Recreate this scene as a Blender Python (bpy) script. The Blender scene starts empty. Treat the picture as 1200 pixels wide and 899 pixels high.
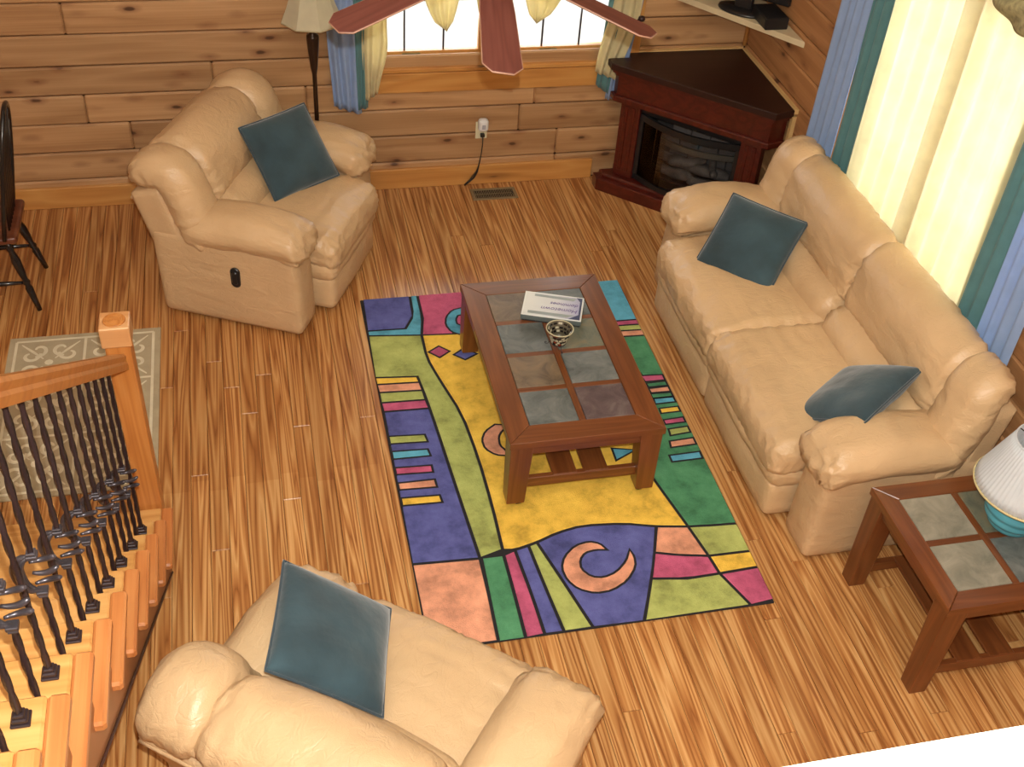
import bpy, bmesh, math, random
from mathutils import Vector, Matrix, noise
random.seed(7)
PI = math.pi
scn = bpy.context.scene
COL = scn.collection

# ------------------------------------------------------------------ camera
CAM_H = 3.8874
YAW, PITCH, ROLL = 0.2684, 0.7034, 0.0811
def cam_axes():
    cy, sy, cp, sp = math.cos(YAW), math.sin(YAW), math.cos(PITCH), math.sin(PITCH)
    f = Vector((sy*cp, cy*cp, -sp)); r = Vector((cy, -sy, 0)); u = r.cross(f)
    r2 = r*math.cos(ROLL) + u*math.sin(ROLL); u2 = u*math.cos(ROLL) - r*math.sin(ROLL)
    return r2, u2, f
cr, cu, cf = cam_axes()
cam = bpy.data.objects.new('camera', bpy.data.cameras.new('camera'))
COL.objects.link(cam)
m = Matrix.Identity(4)
for i in range(3):
    m[i][0], m[i][1], m[i][2] = cr[i], cu[i], -cf[i]
m.translation = Vector((0, 0, CAM_H))
cam.matrix_world = m
cam.data.sensor_fit = 'HORIZONTAL'
cam.data.sensor_width = 36.0
cam.data.lens = 1337.9/1200*36.0
cam.data.clip_start = 0.05
scn.camera = cam

# ------------------------------------------------------------------ world, lights, exposure
scn.view_settings.view_transform = 'Standard'
scn.view_settings.look = 'None'
scn.view_settings.gamma = 1.0
scn.view_settings.use_curve_mapping = False
scn.view_settings.exposure = -0.20
scn.cycles.max_bounces = 8
scn.cycles.diffuse_bounces = 4
scn.cycles.transparent_max_bounces = 12
scn.cycles.sample_clamp_indirect = 6.0
w = bpy.data.worlds.new('world'); scn.world = w; w.use_nodes = True
bg = w.node_tree.nodes['Background']
bg.inputs[0].default_value = (0.93, 0.97, 1.0, 1); bg.inputs[1].default_value = 2.6
def area(name, loc, direction, sx, sy, power, color, spread=PI):
    l = bpy.data.lights.new(name, 'AREA'); l.shape = 'RECTANGLE'; l.size = sx; l.size_y = sy
    l.energy = power; l.color = color; l.spread = spread
    o = bpy.data.objects.new(name, l); COL.objects.link(o); o.location = loc
    o.rotation_euler = Vector(direction).to_track_quat('-Z', 'Y').to_euler()
    return o
# daylight through the two windows (just outside the panes)
area('daylight_back_window', (1.49, 6.80, 1.55), (0, -1, -0.25), 1.5, 1.3, 40, (0.93, 0.97, 1.0))
area('daylight_side_window', (3.50, 4.22, 1.50), (-1, 0, -0.25), 1.7, 1.35, 42, (0.95, 0.98, 1.0))
# soft warm fill added high over the room, no fixture known there
area('added_ceiling_fill', (0.6, 2.6, 5.1), (0, 0.1, -1), 1.6, 1.6, 20, (1.0, 0.93, 0.82))
# the camera's own flash, a hand's breadth above the lens
fl = bpy.data.lights.new('camera_flash', 'POINT'); fl.energy = 680; fl.color = (0.985, 0.985, 0.93); fl.shadow_soft_size = 0.012
flo = bpy.data.objects.new('camera_flash', fl); COL.objects.link(flo)
flo.location = Vector((0, 0, CAM_H)) + cu*0.10 + cr*0.02

# ------------------------------------------------------------------ mesh helpers
def wmat(o):
    M = o.matrix_basis.copy()
    while o.parent:
        o = o.parent; M = o.matrix_basis @ M
    return M

class MB:
    def __init__(self): self.v = []; self.f = []; self.s = []; self.mi = []
    def add(self, vs, fs, smooth=False, M=None, mi=0):
        n = len(self.v)
        for p in vs:
            p = Vector(p)
            self.v.append(M @ p if M else p)
        for q in fs:
            self.f.append([i+n for i in q]); self.s.append(smooth); self.mi.append(mi)
        return self
    def box(self, c, s, b=0.0, M=None, mi=0):
        h = [s[0]/2, s[1]/2, s[2]/2]; c = Vector(c)
        if b <= 0:
            vs = [c+Vector((x*h[0], y*h[1], z*h[2])) for x in (-1, 1) for y in (-1, 1) for z in (-1, 1)]
            fs = [(0,1,3,2),(4,6,7,5),(0,4,5,1),(2,3,7,6),(0,2,6,4),(1,5,7,3)]
            return self.add(vs, fs, False, M, mi)
        b = min(b, min(h)*0.95)
        vs = []; idx = {}
        for x in (-1, 1):
            for y in (-1, 1):
                for z in (-1, 1):
                    sg = (x, y, z)
                    for a in range(3):
                        p = [sg[k]*(h[k] if k == a else h[k]-b) for k in range(3)]
                        idx[(sg, a)] = len(vs); vs.append(c+Vector(p))
        fs = []
        for a in range(3):
            o1, o2 = [(1, 2), (0, 2), (0, 1)][a]
            for s1 in (-1, 1):
                q = []
                for (p1, p2) in ((-1, -1), (1, -1), (1, 1), (-1, 1)):
                    sg = [0, 0, 0]; sg[a] = s1; sg[o1] = p1; sg[o2] = p2
                    q.append(idx[(tuple(sg), a)])
                fs.append(q)
            for s1 in (-1, 1):
                for s2 in (-1, 1):
                    q = []
                    for t, ax in ((-1, o1), (1, o1), (1, o2), (-1, o2)):
                        sg = [0, 0, 0]; sg[a] = t; sg[o1] = s1; sg[o2] = s2
                        q.append(idx[(tuple(sg), ax)])
                    fs.append(q)
        for x in (-1, 1):
            for y in (-1, 1):
                for z in (-1, 1):
                    fs.append([idx[((x, y, z), a)] for a in range(3)])
        return self.add(vs, fs, False, M, mi)
    def hexa(self, bot, top, M=None, mi=0):     # two quads of four points
        return self.add(list(bot)+list(top), [(3,2,1,0),(4,5,6,7),(0,1,5,4),(1,2,6,5),(2,3,7,6),(3,0,4,7)], False, M, mi)
    def prism(self, poly, z0, z1, M=None, mi=0, bev=0.0):
        n = len(poly)
        if bev > 0:
            ins = offset_poly(poly, bev)
            vs = [(x, y, z0) for x, y in poly]+[(x, y, z1-bev) for x, y in poly]+[(x, y, z1) for x, y in ins]
            fs = [list(range(n))[::-1], list(range(2*n, 3*n))]
            for i in range(n):
                j = (i+1) % n
                fs += [(i, j, n+j, n+i), (n+i, n+j, 2*n+j, 2*n+i)]
        else:
            vs = [(x, y, z0) for x, y in poly]+[(x, y, z1) for x, y in poly]
            fs = [list(range(n))[::-1], list(range(n, 2*n))]+[(i, (i+1) % n, n+(i+1) % n, n+i) for i in range(n)]
        return self.add(vs, fs, False, M, mi)
    def tube(self, pts, rad, seg=10, M=None, mi=0, cap=True, closed=False):
        pts = [Vector(p) for p in pts]; n = len(pts)
        if not hasattr(rad, '__len__'): rad = [rad]*n
        vs = []; fs = []; prev = None
        for i, p in enumerate(pts):
            if closed: t = pts[(i+1) % n]-pts[i-1]
            else: t = pts[min(i+1, n-1)]-pts[max(i-1, 0)]
            t = t.normalized() if t.length > 1e-9 else Vector((0, 0, 1))
            if prev is None:
                a = Vector((0, 0, 1)) if abs(t.z) < 0.9 else Vector((1, 0, 0))
                u = t.cross(a).normalized()
            else:
                u = (prev - t*prev.dot(t)).normalized()
            prev = u; v = t.cross(u)
            for k in range(seg):
                an = 2*PI*k/seg
                vs.append(p+(u*math.cos(an)+v*math.sin(an))*rad[i])
        m_ = n if closed else n-1
        for i in range(m_):
            for k in range(seg):
                a0 = i*seg+k; a1 = i*seg+(k+1) % seg; i2 = (i+1) % n
                fs.append((a0, a1, i2*seg+(k+1) % seg, i2*seg+k))
        self.add(vs, fs, True, M, mi)
        if cap and not closed:
            self.add(vs[:seg], [list(range(seg))[::-1]], False, M, mi)
            self.add(vs[-seg:], [list(range(seg))], False, M, mi)
        return self
    def lathe(self, prof, seg=28, c=(0, 0, 0), M=None, mi=0, sx=1, sy=1, cap=True, flat=False):
        c = Vector(c); vs = []; fs = []
        for r, z in prof:
            for k in range(seg):
                a = 2*PI*k/seg
                vs.append(c+Vector((r*math.cos(a)*sx, r*math.sin(a)*sy, z)))
        n = len(prof)
        for i in range(n-1):
            for k in range(seg):
                fs.append((i*seg+k, i*seg+(k+1) % seg, (i+1)*seg+(k+1) % seg, (i+1)*seg+k))
        self.add(vs, fs, not flat, M, mi)
        if cap:
            if prof[0][0] > 1e-5: self.add(vs[:seg], [list(range(seg))[::-1]], False, M, mi)
            if prof[-1][0] > 1e-5: self.add(vs[-seg:], [list(range(seg))], False, M, mi)
        return self
    def build(self, name, mats, parent=None, world=False, loc=None):
        me = bpy.data.meshes.new(name)
        vs = self.v
        if parent is not None and world:
            I = wmat(parent).inverted(); vs = [I @ p for p in vs]
        if loc is not None:
            L = Vector(loc); vs = [p-L for p in vs]
        me.from_pydata([tuple(p) for p in vs], [], self.f)
        if not isinstance(mats, (list, tuple)): mats = [mats]
        for mt in mats: me.materials.append(mt)
        for i, p in enumerate(me.polygons):
            p.use_smooth = self.s[i]; p.material_index = self.mi[i]
        bm = bmesh.new(); bm.from_mesh(me)
        bmesh.ops.remove_doubles(bm, verts=bm.verts, dist=1e-6)
        bmesh.ops.recalc_face_normals(bm, faces=bm.faces)
        bm.to_mesh(me); bm.free()
        o = bpy.data.objects.new(name, me); COL.objects.link(o)
        if parent is not None: o.parent = parent
        if loc is not None: o.location = loc
        return o

def offset_poly(poly, d):
    """inset a polygon by d (mitred)"""
    n = len(poly); P = [Vector((p[0], p[1])) for p in poly]
    A = sum(P[i].x*P[(i+1) % n].y-P[(i+1) % n].x*P[i].y for i in range(n))
    sgn = 1 if A > 0 else -1
    out = []
    for i in range(n):
        e1 = (P[i]-P[i-1]).normalized(); e2 = (P[(i+1) % n]-P[i]).normalized()
        n1 = Vector((-e1.y, e1.x))*sgn; n2 = Vector((-e2.y, e2.x))*sgn
        b = n1+n2
        k = max(0.35, 1+n1.dot(n2))
        q = P[i]+b*(d/k)
        out.append((q.x, q.y))
    return out

def tag(o, label, cat, group=None):
    o['label'] = label; o['category'] = cat
    if group: o['group'] = group
    return o
def struct(o): o['kind'] = 'structure'; return o
def thing(name, label, cat, loc=(0, 0, 0), rz=0.0, group=None):
    o = bpy.data.objects.new(name, None); COL.objects.link(o)
    o.empty_display_size = 0.1
    o.location = loc; o.rotation_euler = (0, 0, rz)
    return tag(o, label, cat, group)
def dup(root, loc=None, rz=None):
    r = root.copy(); COL.objects.link(r)
    if loc is not None: r.location = loc
    if rz is not None: r.rotation_euler = (0, 0, rz)
    for ch in list(root.children):
        c = ch.copy(); COL.objects.link(c); c.parent = r
        for g in list(ch.children):
            d = g.copy(); COL.objects.link(d); d.parent = c
    return r
def rotZ(a): return Matrix.Rotation(a, 4, 'Z')
def T(x, y, z): return Matrix.Translation((x, y, z))

# ------------------------------------------------------------------ materials
def new_mat(name):
    mt = bpy.data.materials.new(name); mt.use_nodes = True
    nt = mt.node_tree; b = nt.nodes['Principled BSDF']
    return mt, nt, b
def nd(nt, t, **kw):
    n = nt.nodes.new(t)
    for k, v in kw.items():
        if k.startswith('i_'): n.inputs[k[2:].replace('_', ' ')].default_value = v
        else: setattr(n, k, v)
    return n
def lk(nt, a, ao, b, bi): nt.links.new(a.outputs[ao], b.inputs[bi])
def ramp(nt, stops):
    r = nt.nodes.new('ShaderNodeValToRGB'); e = r.color_ramp.elements
    while len(e) < len(stops): e.new(0.5)
    for i, (p, c) in enumerate(stops):
        e[i].position = p; e[i].color = (*c, 1)
    return r
def coords(nt, scale, rand=True, kind='Object'):
    tc = nd(nt, 'ShaderNodeTexCoord'); mp = nd(nt, 'ShaderNodeMapping'); mp.inputs['Scale'].default_value = scale
    if rand:
        oi = nd(nt, 'ShaderNodeObjectInfo')
        mu = nd(nt, 'ShaderNodeVectorMath', operation='MULTIPLY'); cb = nd(nt, 'ShaderNodeCombineXYZ')
        for i in range(3): lk(nt, oi, 'Random', cb, i)
        lk(nt, cb, 0, mu, 0); mu.inputs[1].default_value = (37.0, 53.0, 71.0)
        ad = nd(nt, 'ShaderNodeVectorMath', operation='ADD')
        lk(nt, tc, kind, ad, 0); lk(nt, mu, 0, ad, 1); lk(nt, ad, 0, mp, 'Vector')
    else:
        lk(nt, tc, kind, mp, 'Vector')
    return mp
def plain(name, col, rough=0.5, metal=0.0, var=0.12, scale=6.0, bump=0.0, bscale=80.0, coat=0.0, sheen=0.0, spec=0.5):
    mt, nt, b = new_mat(name)
    mp = coords(nt, (1, 1, 1))
    n = nd(nt, 'ShaderNodeTexNoise'); n.inputs['Scale'].default_value = scale; n.inputs['Detail'].default_value = 4
    lk(nt, mp, 0, n, 'Vector')
    r = ramp(nt, [(0.25, tuple(c*(1-var) for c in col)), (0.75, tuple(min(1, c*(1+var)) for c in col))])
    lk(nt, n, 'Fac', r, 0); lk(nt, r, 0, b, 'Base Color')
    b.inputs['Roughness'].default_value = rough; b.inputs['Metallic'].default_value = metal
    b.inputs['Coat Weight'].default_value = coat; b.inputs['Sheen Weight'].default_value = sheen
    b.inputs['Specular IOR Level'].default_value = spec
    if bump > 0:
        n2 = nd(nt, 'ShaderNodeTexNoise'); n2.inputs['Scale'].default_value = bscale; n2.inputs['Detail'].default_value = 3
        lk(nt, mp, 0, n2, 'Vector')
        bp = nd(nt, 'ShaderNodeBump'); bp.inputs['Strength'].default_value = bump; bp.inputs['Distance'].default_value = 0.01
        lk(nt, n2, 'Fac', bp, 'Height'); lk(nt, bp, 0, b, 'Normal')
    return mt
def wood(name, stops, axis='X', scale=1.0, k=9.0, rough=0.4, coat=0.0, bump=0.15, tone=0.12, knots=None, stretch=12.0, fine=0.35, worn=False):
    """grain lines running along an axis: level sets of stretched noise, plus fine fibre and an object-by-object tone"""
    mt, nt, b = new_mat(name)
    sc = {'X': (1, stretch, stretch), 'Y': (stretch, 1, stretch), 'Z': (stretch, stretch, 1)}[axis]
    mp = coords(nt, tuple(s*scale for s in sc))
    n = nd(nt, 'ShaderNodeTexNoise'); n.inputs['Scale'].default_value = 1.0; n.inputs['Detail'].default_value = 1.5; n.inputs['Roughness'].default_value = 0.45; n.inputs['Distortion'].default_value = 0.25
    lk(nt, mp, 0, n, 'Vector')
    mul = nd(nt, 'ShaderNodeMath', operation='MULTIPLY'); mul.inputs[1].default_value = k; lk(nt, n, 'Fac', mul, 0)
    pp = nd(nt, 'ShaderNodeMath', operation='PINGPONG'); pp.inputs[1].default_value = 0.5; lk(nt, mul, 0, pp, 0)
    fr = nd(nt, 'ShaderNodeMath', operation='MULTIPLY'); fr.inputs[1].default_value = 2.0; lk(nt, pp, 0, fr, 0)
    mpf = nd(nt, 'ShaderNodeMapping'); mpf.inputs['Scale'].default_value = {'X': (1.0, 9, 9), 'Y': (9, 1.0, 9), 'Z': (9, 9, 1.0)}[axis]
    lk(nt, mp, 0, mpf, 'Vector')
    n2 = nd(nt, 'ShaderNodeTexNoise'); n2.inputs['Scale'].default_value = 1.3; n2.inputs['Detail'].default_value = 3; lk(nt, mpf, 0, n2, 'Vector')
    mx = nd(nt, 'ShaderNodeMath', operation='MULTIPLY_ADD'); mx.inputs[1].default_value = fine; lk(nt, n2, 'Fac', mx, 0)
    ml = nd(nt, 'ShaderNodeMath', operation='MULTIPLY'); ml.inputs[1].default_value = 1-fine; lk(nt, fr, 0, ml, 0); lk(nt, ml, 0, mx, 2)
    r = ramp(nt, stops); lk(nt, mx, 0, r, 0)
    oi = nd(nt, 'ShaderNodeObjectInfo')
    hs = nd(nt, 'ShaderNodeHueSaturation')
    mr = nd(nt, 'ShaderNodeMapRange'); mr.inputs['To Min'].default_value = 1-tone; mr.inputs['To Max'].default_value = 1+tone
    lk(nt, oi, 'Random', mr, 'Value'); lk(nt, mr, 0, hs, 'Value'); lk(nt, r, 0, hs, 'Color')
    if worn:      # boards at the far end that kept an older, darker finish
        ge = nd(nt, 'ShaderNodeNewGeometry'); sp = nd(nt, 'ShaderNodeSeparateXYZ'); lk(nt, ge, 'Position', sp, 0)
        yo = nd(nt, 'ShaderNodeMath', operation='MULTIPLY_ADD'); yo.inputs[1].default_value = 0.10; lk(nt, oi, 'Random', yo, 0); yo.inputs[2].default_value = 3.85
        gt = nd(nt, 'ShaderNodeMath', operation='GREATER_THAN'); lk(nt, sp, 'Y', gt, 0); lk(nt, yo, 0, gt, 1)
        lt = nd(nt, 'ShaderNodeMath', operation='LESS_THAN'); lk(nt, sp, 'X', lt, 0); lt.inputs[1].default_value = 0.45
        an = nd(nt, 'ShaderNodeMath', operation='MULTIPLY'); lk(nt, gt, 0, an, 0); lk(nt, lt, 0, an, 1)
        wm = nd(nt, 'ShaderNodeMix', data_type='RGBA', blend_type='MULTIPLY'); wm.inputs[7].default_value = (0.90, 0.84, 0.78, 1)
        lk(nt, an, 0, wm, 0); lk(nt, hs, 0, wm, 6)
        hs2 = nd(nt, 'ShaderNodeHueSaturation'); nt.links.new(wm.outputs[2], hs2.inputs['Color']); hs = hs2
    out = hs
    if knots:
        kcol, kscale, kthr = knots
        mk = coords(nt, kscale)
        vo = nd(nt, 'ShaderNodeTexVoronoi'); vo.inputs['Scale'].default_value = 1.0; lk(nt, mk, 0, vo, 'Vector')
        nz = nd(nt, 'ShaderNodeTexNoise'); nz.inputs['Scale'].default_value = 3.0; lk(nt, mk, 0, nz, 'Vector')
        ad = nd(nt, 'ShaderNodeMath', operation='MULTIPLY_ADD'); ad.inputs[1].default_value = 0.18; lk(nt, nz, 'Fac', ad, 0); lk(nt, vo, 'Distance', ad, 2)
        kr = nd(nt, 'ShaderNodeMapRange'); kr.inputs['From Min'].default_value = kthr; kr.inputs['From Max'].default_value = kthr+0.24
        kr.inputs['To Min'].default_value = 0.9; kr.inputs['To Max'].default_value = 0.0
        lk(nt, ad, 0, kr, 'Value')
        kr.inputs['To Min'].default_value = 0.6
        mc = nd(nt, 'ShaderNodeMix', data_type='RGBA'); mc.inputs[7].default_value = (kcol[0]*1.5, kcol[1]*1.25, kcol[2]*1.2, 1)
        lk(nt, kr, 0, mc, 0); lk(nt, hs, 0, mc, 6)
        k2 = nd(nt, 'ShaderNodeMapRange'); k2.inputs['From Min'].default_value = kthr-0.01; k2.inputs['From Max'].default_value = kthr+0.05
        k2.inputs['To Min'].default_value = 0.85; k2.inputs['To Max'].default_value = 0.0
        lk(nt, ad, 0, k2, 'Value')
        m2 = nd(nt, 'ShaderNodeMix', data_type='RGBA'); m2.inputs[7].default_value = (*[c*0.55 for c in kcol], 1)
        lk(nt, k2, 0, m2, 0); nt.links.new(mc.outputs[2], m2.inputs[6])
        nt.links.new(m2.outputs[2], b.inputs['Base Color'])
    else:
        lk(nt, hs, 0, b, 'Base Color')
    b.inputs['Roughness'].default_value = rough; b.inputs['Coat Weight'].default_value = coat; b.inputs['Coat Roughness'].default_value = 0.2
    bp = nd(nt, 'ShaderNodeBump'); bp.inputs['Strength'].default_value = bump; bp.inputs['Distance'].default_value = 0.004
    lk(nt, mx, 0, bp, 'Height'); lk(nt, bp, 0, b, 'Normal')
    return mt
def leather(name, col, rough=0.36):
    mt, nt, b = new_mat(name)
    mp = coords(nt, (1, 1, 1))
    n = nd(nt, 'ShaderNodeTexNoise'); n.inputs['Scale'].default_value = 3.0; n.inputs['Detail'].default_value = 3; lk(nt, mp, 0, n, 'Vector')
    r = ramp(nt, [(0.25, tuple(c*0.90 for c in col)), (0.75, tuple(c*1.08 for c in col))]); lk(nt, n, 'Fac', r, 0); lk(nt, r, 0, b, 'Base Color')
    b.inputs['Roughness'].default_value = rough; b.inputs['Specular IOR Level'].default_value = 0.42
    mp2 = coords(nt, (9, 5, 14))
    n2 = nd(nt, 'ShaderNodeTexNoise'); n2.inputs['Scale'].default_value = 1.0; n2.inputs['Detail'].default_value = 3; n2.inputs['Distortion'].default_value = 0.6; lk(nt, mp2, 0, n2, 'Vector')
    vo = nd(nt, 'ShaderNodeTexVoronoi'); vo.inputs['Scale'].default_value = 260; lk(nt, mp, 0, vo, 'Vector')
    mp3 = coords(nt, (16, 9, 20))
    n3 = nd(nt, 'ShaderNodeTexNoise'); n3.inputs['Scale'].default_value = 1.0; n3.inputs['Detail'].default_value = 2; n3.inputs['Distortion'].default_value = 1.2; lk(nt, mp3, 0, n3, 'Vector')
    s3 = nd(nt, 'ShaderNodeMath', operation='SUBTRACT'); s3.inputs[1].default_value = 0.5; lk(nt, n3, 'Fac', s3, 0)
    a3 = nd(nt, 'ShaderNodeMath', operation='ABSOLUTE'); lk(nt, s3, 0, a3, 0)
    c3 = nd(nt, 'ShaderNodeMath', operation='MINIMUM'); c3.inputs[1].default_value = 0.07; lk(nt, a3, 0, c3, 0)
    m3 = nd(nt, 'ShaderNodeMath', operation='MULTIPLY_ADD'); m3.inputs[1].default_value = 1.1; lk(nt, c3, 0, m3, 0); lk(nt, n2, 'Fac', m3, 2)
    ma = nd(nt, 'ShaderNodeMath', operation='MULTIPLY_ADD'); ma.inputs[1].default_value = 0.05; lk(nt, vo, 'Distance', ma, 0); lk(nt, m3, 0, ma, 2)
    bp = nd(nt, 'ShaderNodeBump'); bp.inputs['Strength'].default_value = 0.5; bp.inputs['Distance'].default_value = 0.018
    lk(nt, ma, 0, bp, 'Height'); lk(nt, bp, 0, b, 'Normal')
    return mt
def mottled(name, col, rough=0.95, var=0.42, scale=8.0):
    mt, nt, b = new_mat(name)
    mp = coords(nt, (1, 1, 1))
    n = nd(nt, 'ShaderNodeTexNoise'); n.inputs['Scale'].default_value = scale; n.inputs['Detail'].default_value = 6; n.inputs['Roughness'].default_value = 0.65; lk(nt, mp, 0, n, 'Vector')
    r = ramp(nt, [(0.30, tuple(c*(1-var) for c in col)), (0.5, col), (0.72, tuple(min(1, c*(1+var*0.7)+0.01) for c in col))]); lk(nt, n, 'Fac', r, 0); lk(nt, r, 0, b, 'Base Color')
    b.inputs['Roughness'].default_value = rough; b.inputs['Specular IOR Level'].default_value = 0.15
    n2 = nd(nt, 'ShaderNodeTexNoise'); n2.inputs['Scale'].default_value = 220; lk(nt, mp, 0, n2, 'Vector')
    bp = nd(nt, 'ShaderNodeBump'); bp.inputs['Strength'].default_value = 0.5; bp.inputs['Distance'].default_value = 0.006; lk(nt, n2, 'Fac', bp, 'Height'); lk(nt, bp, 0, b, 'Normal')
    return mt
def cloth(name, col, translucent=0.0, rough=0.8, var=0.1, transp=0.0):
    mt, nt, b = new_mat(name)
    mp = coords(nt, (1, 1, 1))
    n = nd(nt, 'ShaderNodeTexNoise'); n.inputs['Scale'].default_value = 14; n.inputs['Detail'].default_value = 4; lk(nt, mp, 0, n, 'Vector')
    r = ramp(nt, [(0.3, tuple(c*(1-var) for c in col)), (0.7, tuple(min(1, c*(1+var)) for c in col))]); lk(nt, n, 'Fac', r, 0); lk(nt, r, 0, b, 'Base Color')
    b.inputs['Roughness'].default_value = rough; b.inputs['Sheen Weight'].default_value = 0.2
    out = nt.nodes['Material Output']
    if translucent > 0:
        tr = nd(nt, 'ShaderNodeBsdfTranslucent'); lk(nt, r, 0, tr, 'Color')
        mx = nd(nt, 'ShaderNodeMixShader'); mx.inputs[0].default_value = translucent
        lk(nt, b, 0, mx, 1); lk(nt, tr, 0, mx, 2)
        last = mx
        if transp > 0:
            tp = nd(nt, 'ShaderNodeBsdfTransparent'); m2 = nd(nt, 'ShaderNodeMixShader'); m2.inputs[0].default_value = transp
            lk(nt, mx, 0, m2, 1); lk(nt, tp, 0, m2, 2); last = m2
        lk(nt, last, 0, out, 'Surface')
    return mt
def glass(name, tint=1.0, refl=1.0):
    mt, nt, b = new_mat(name)
    nt.nodes.remove(b); out = nt.nodes['Material Output']
    tp = nd(nt, 'ShaderNodeBsdfTransparent'); tp.inputs[0].default_value = (tint, tint, tint, 1); gl = nd(nt, 'ShaderNodeBsdfGlossy'); gl.inputs['Roughness'].default_value = 0.03; gl.inputs['Color'].default_value = (refl, refl, refl, 1)
    fr = nd(nt, 'ShaderNodeFresnel'); fr.inputs['IOR'].default_value = 1.45
    mx = nd(nt, 'ShaderNodeMixShader'); lk(nt, fr, 0, mx, 0); lk(nt, tp, 0, mx, 1); lk(nt, gl, 0, mx, 2); lk(nt, mx, 0, out, 'Surface')
    return mt
def slate(name, c1, c2, c3, rough=0.45):
    mt, nt, b = new_mat(name)
    mp = coords(nt, (1, 1, 1))
    n = nd(nt, 'ShaderNodeTexNoise'); n.inputs['Scale'].default_value = 9; n.inputs['Detail'].default_value = 7; n.inputs['Roughness'].default_value = 0.65; n.inputs['Distortion'].default_value = 0.7; lk(nt, mp, 0, n, 'Vector')
    r = ramp(nt, [(0.32, c1), (0.5, c2), (0.68, c3)]); lk(nt, n, 'Fac', r, 0); lk(nt, r, 0, b, 'Base Color')
    b.inputs['Roughness'].default_value = rough
    bp = nd(nt, 'ShaderNodeBump'); bp.inputs['Strength'].default_value = 0.45; bp.inputs['Distance'].default_value = 0.006; lk(nt, n, 'Fac', bp, 'Height'); lk(nt, bp, 0, b, 'Normal')
    return mt

M = {}
M['floor'] = wood('heart_pine_floor', [(0.08, (0.19, 0.056, 0.014)), (0.30, (0.37, 0.150, 0.043)), (0.60, (0.51, 0.250, 0.082)), (0.92, (0.66, 0.390, 0.160))], axis='Y', scale=0.60, k=6.5, rough=0.30, bump=0.03, tone=0.10, stretch=34, fine=0.34, worn=True)
M['floor_under'] = plain('subfloor_dark', (0.10, 0.045, 0.015), 0.7)
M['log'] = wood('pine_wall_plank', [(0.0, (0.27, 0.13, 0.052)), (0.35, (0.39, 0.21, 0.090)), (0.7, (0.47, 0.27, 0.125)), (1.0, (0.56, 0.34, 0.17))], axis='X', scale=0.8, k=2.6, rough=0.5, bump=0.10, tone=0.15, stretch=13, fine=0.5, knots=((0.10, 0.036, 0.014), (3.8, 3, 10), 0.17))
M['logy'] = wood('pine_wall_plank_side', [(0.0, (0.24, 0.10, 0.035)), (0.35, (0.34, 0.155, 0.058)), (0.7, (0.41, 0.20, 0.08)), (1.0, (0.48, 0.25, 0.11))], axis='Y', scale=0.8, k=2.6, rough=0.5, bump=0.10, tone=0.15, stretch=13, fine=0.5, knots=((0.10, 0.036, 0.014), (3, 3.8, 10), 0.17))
M['gap'] = plain('dark_wall_gap', (0.07, 0.03, 0.012), 0.9)
M['trim'] = wood('varnished_pine_trim', [(0.0, (0.42, 0.17, 0.04)), (0.5, (0.54, 0.25, 0.065)), (1.0, (0.62, 0.33, 0.10))], axis='X', scale=1.0, k=4, rough=0.38, bump=0.05, tone=0.06, stretch=9, fine=0.5, knots=((0.10, 0.035, 0.012), (1.3, 5, 7), 0.10))
M['trimv'] = wood('varnished_pine_trim_upright', [(0.0, (0.40, 0.15, 0.035)), (0.5, (0.52, 0.23, 0.06)), (1.0, (0.60, 0.31, 0.09))], axis='Z', scale=1.0, k=4, rough=0.38, bump=0.05, tone=0.06, stretch=9, fine=0.5)
M['paint'] = plain('cream_painted_wood', (0.86, 0.84, 0.78), 0.5, var=0.03)
M['ceiling'] = plain('white_ceiling', (0.78, 0.74, 0.66), 0.8, var=0.04)
M['leather'] = leather('tan_leather', (0.61, 0.415, 0.228))
M['vinyl'] = leather('tan_leather_panel', (0.56, 0.375, 0.205), 0.5)
M['black'] = plain('black_plastic', (0.012, 0.012, 0.013), 0.3)
M['velvet'] = None
M['velvet'] = plain('teal_velvet', (0.036, 0.068, 0.085), 0.8, var=0.35, scale=5.0, bump=0.5, bscale=13.0, sheen=0.45, spec=0.15)
M['piping'] = plain('teal_velvet_piping', (0.022, 0.045, 0.06), 0.8, sheen=0.5)
M['cherry'] = wood('cherry_stained_wood', [(0.0, (0.090, 0.025, 0.007)), (0.5, (0.150, 0.045, 0.012)), (1.0, (0.215, 0.070, 0.020))], axis='Y', scale=1.0, k=5, rough=0.33, coat=0.25, bump=0.04, tone=0.10, stretch=14, fine=0.55)
M['cherryz'] = wood('cherry_stained_leg', [(0.0, (0.090, 0.025, 0.007)), (0.5, (0.150, 0.045, 0.012)), (1.0, (0.215, 0.070, 0.020))], axis='Z', scale=1.0, k=5, rough=0.33, coat=0.25, bump=0.04, tone=0.08, stretch=14, fine=0.55)
M['cherryx'] = wood('cherry_stained_rail', [(0.0, (0.090, 0.025, 0.007)), (0.5, (0.150, 0.045, 0.012)), (1.0, (0.215, 0.070, 0.020))], axis='X', scale=1.0, k=5, rough=0.33, coat=0.25, bump=0.04, tone=0.08, stretch=14, fine=0.55)
M['mahog'] = wood('mahogany_mantel_wood', [(0.0, (0.040, 0.004, 0.0025)), (0.5, (0.075, 0.009, 0.005)), (1.0, (0.115, 0.016, 0.008))], axis='X', scale=1.0, k=4, rough=0.3, coat=0.3, bump=0.02, tone=0.05, stretch=14, fine=0.55)
M['mahogtop'] = wood('dark_mantel_top', [(0.0, (0.016, 0.005, 0.0035)), (0.5, (0.024, 0.007, 0.005)), (1.0, (0.033, 0.010, 0.0065))], axis='X', scale=1.0, k=4, rough=0.42, bump=0.02, tone=0.05, stretch=14, fine=0.55)
M['ply'] = plain('raw_plywood_edge', (0.62, 0.40, 0.16), 0.7)
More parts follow.
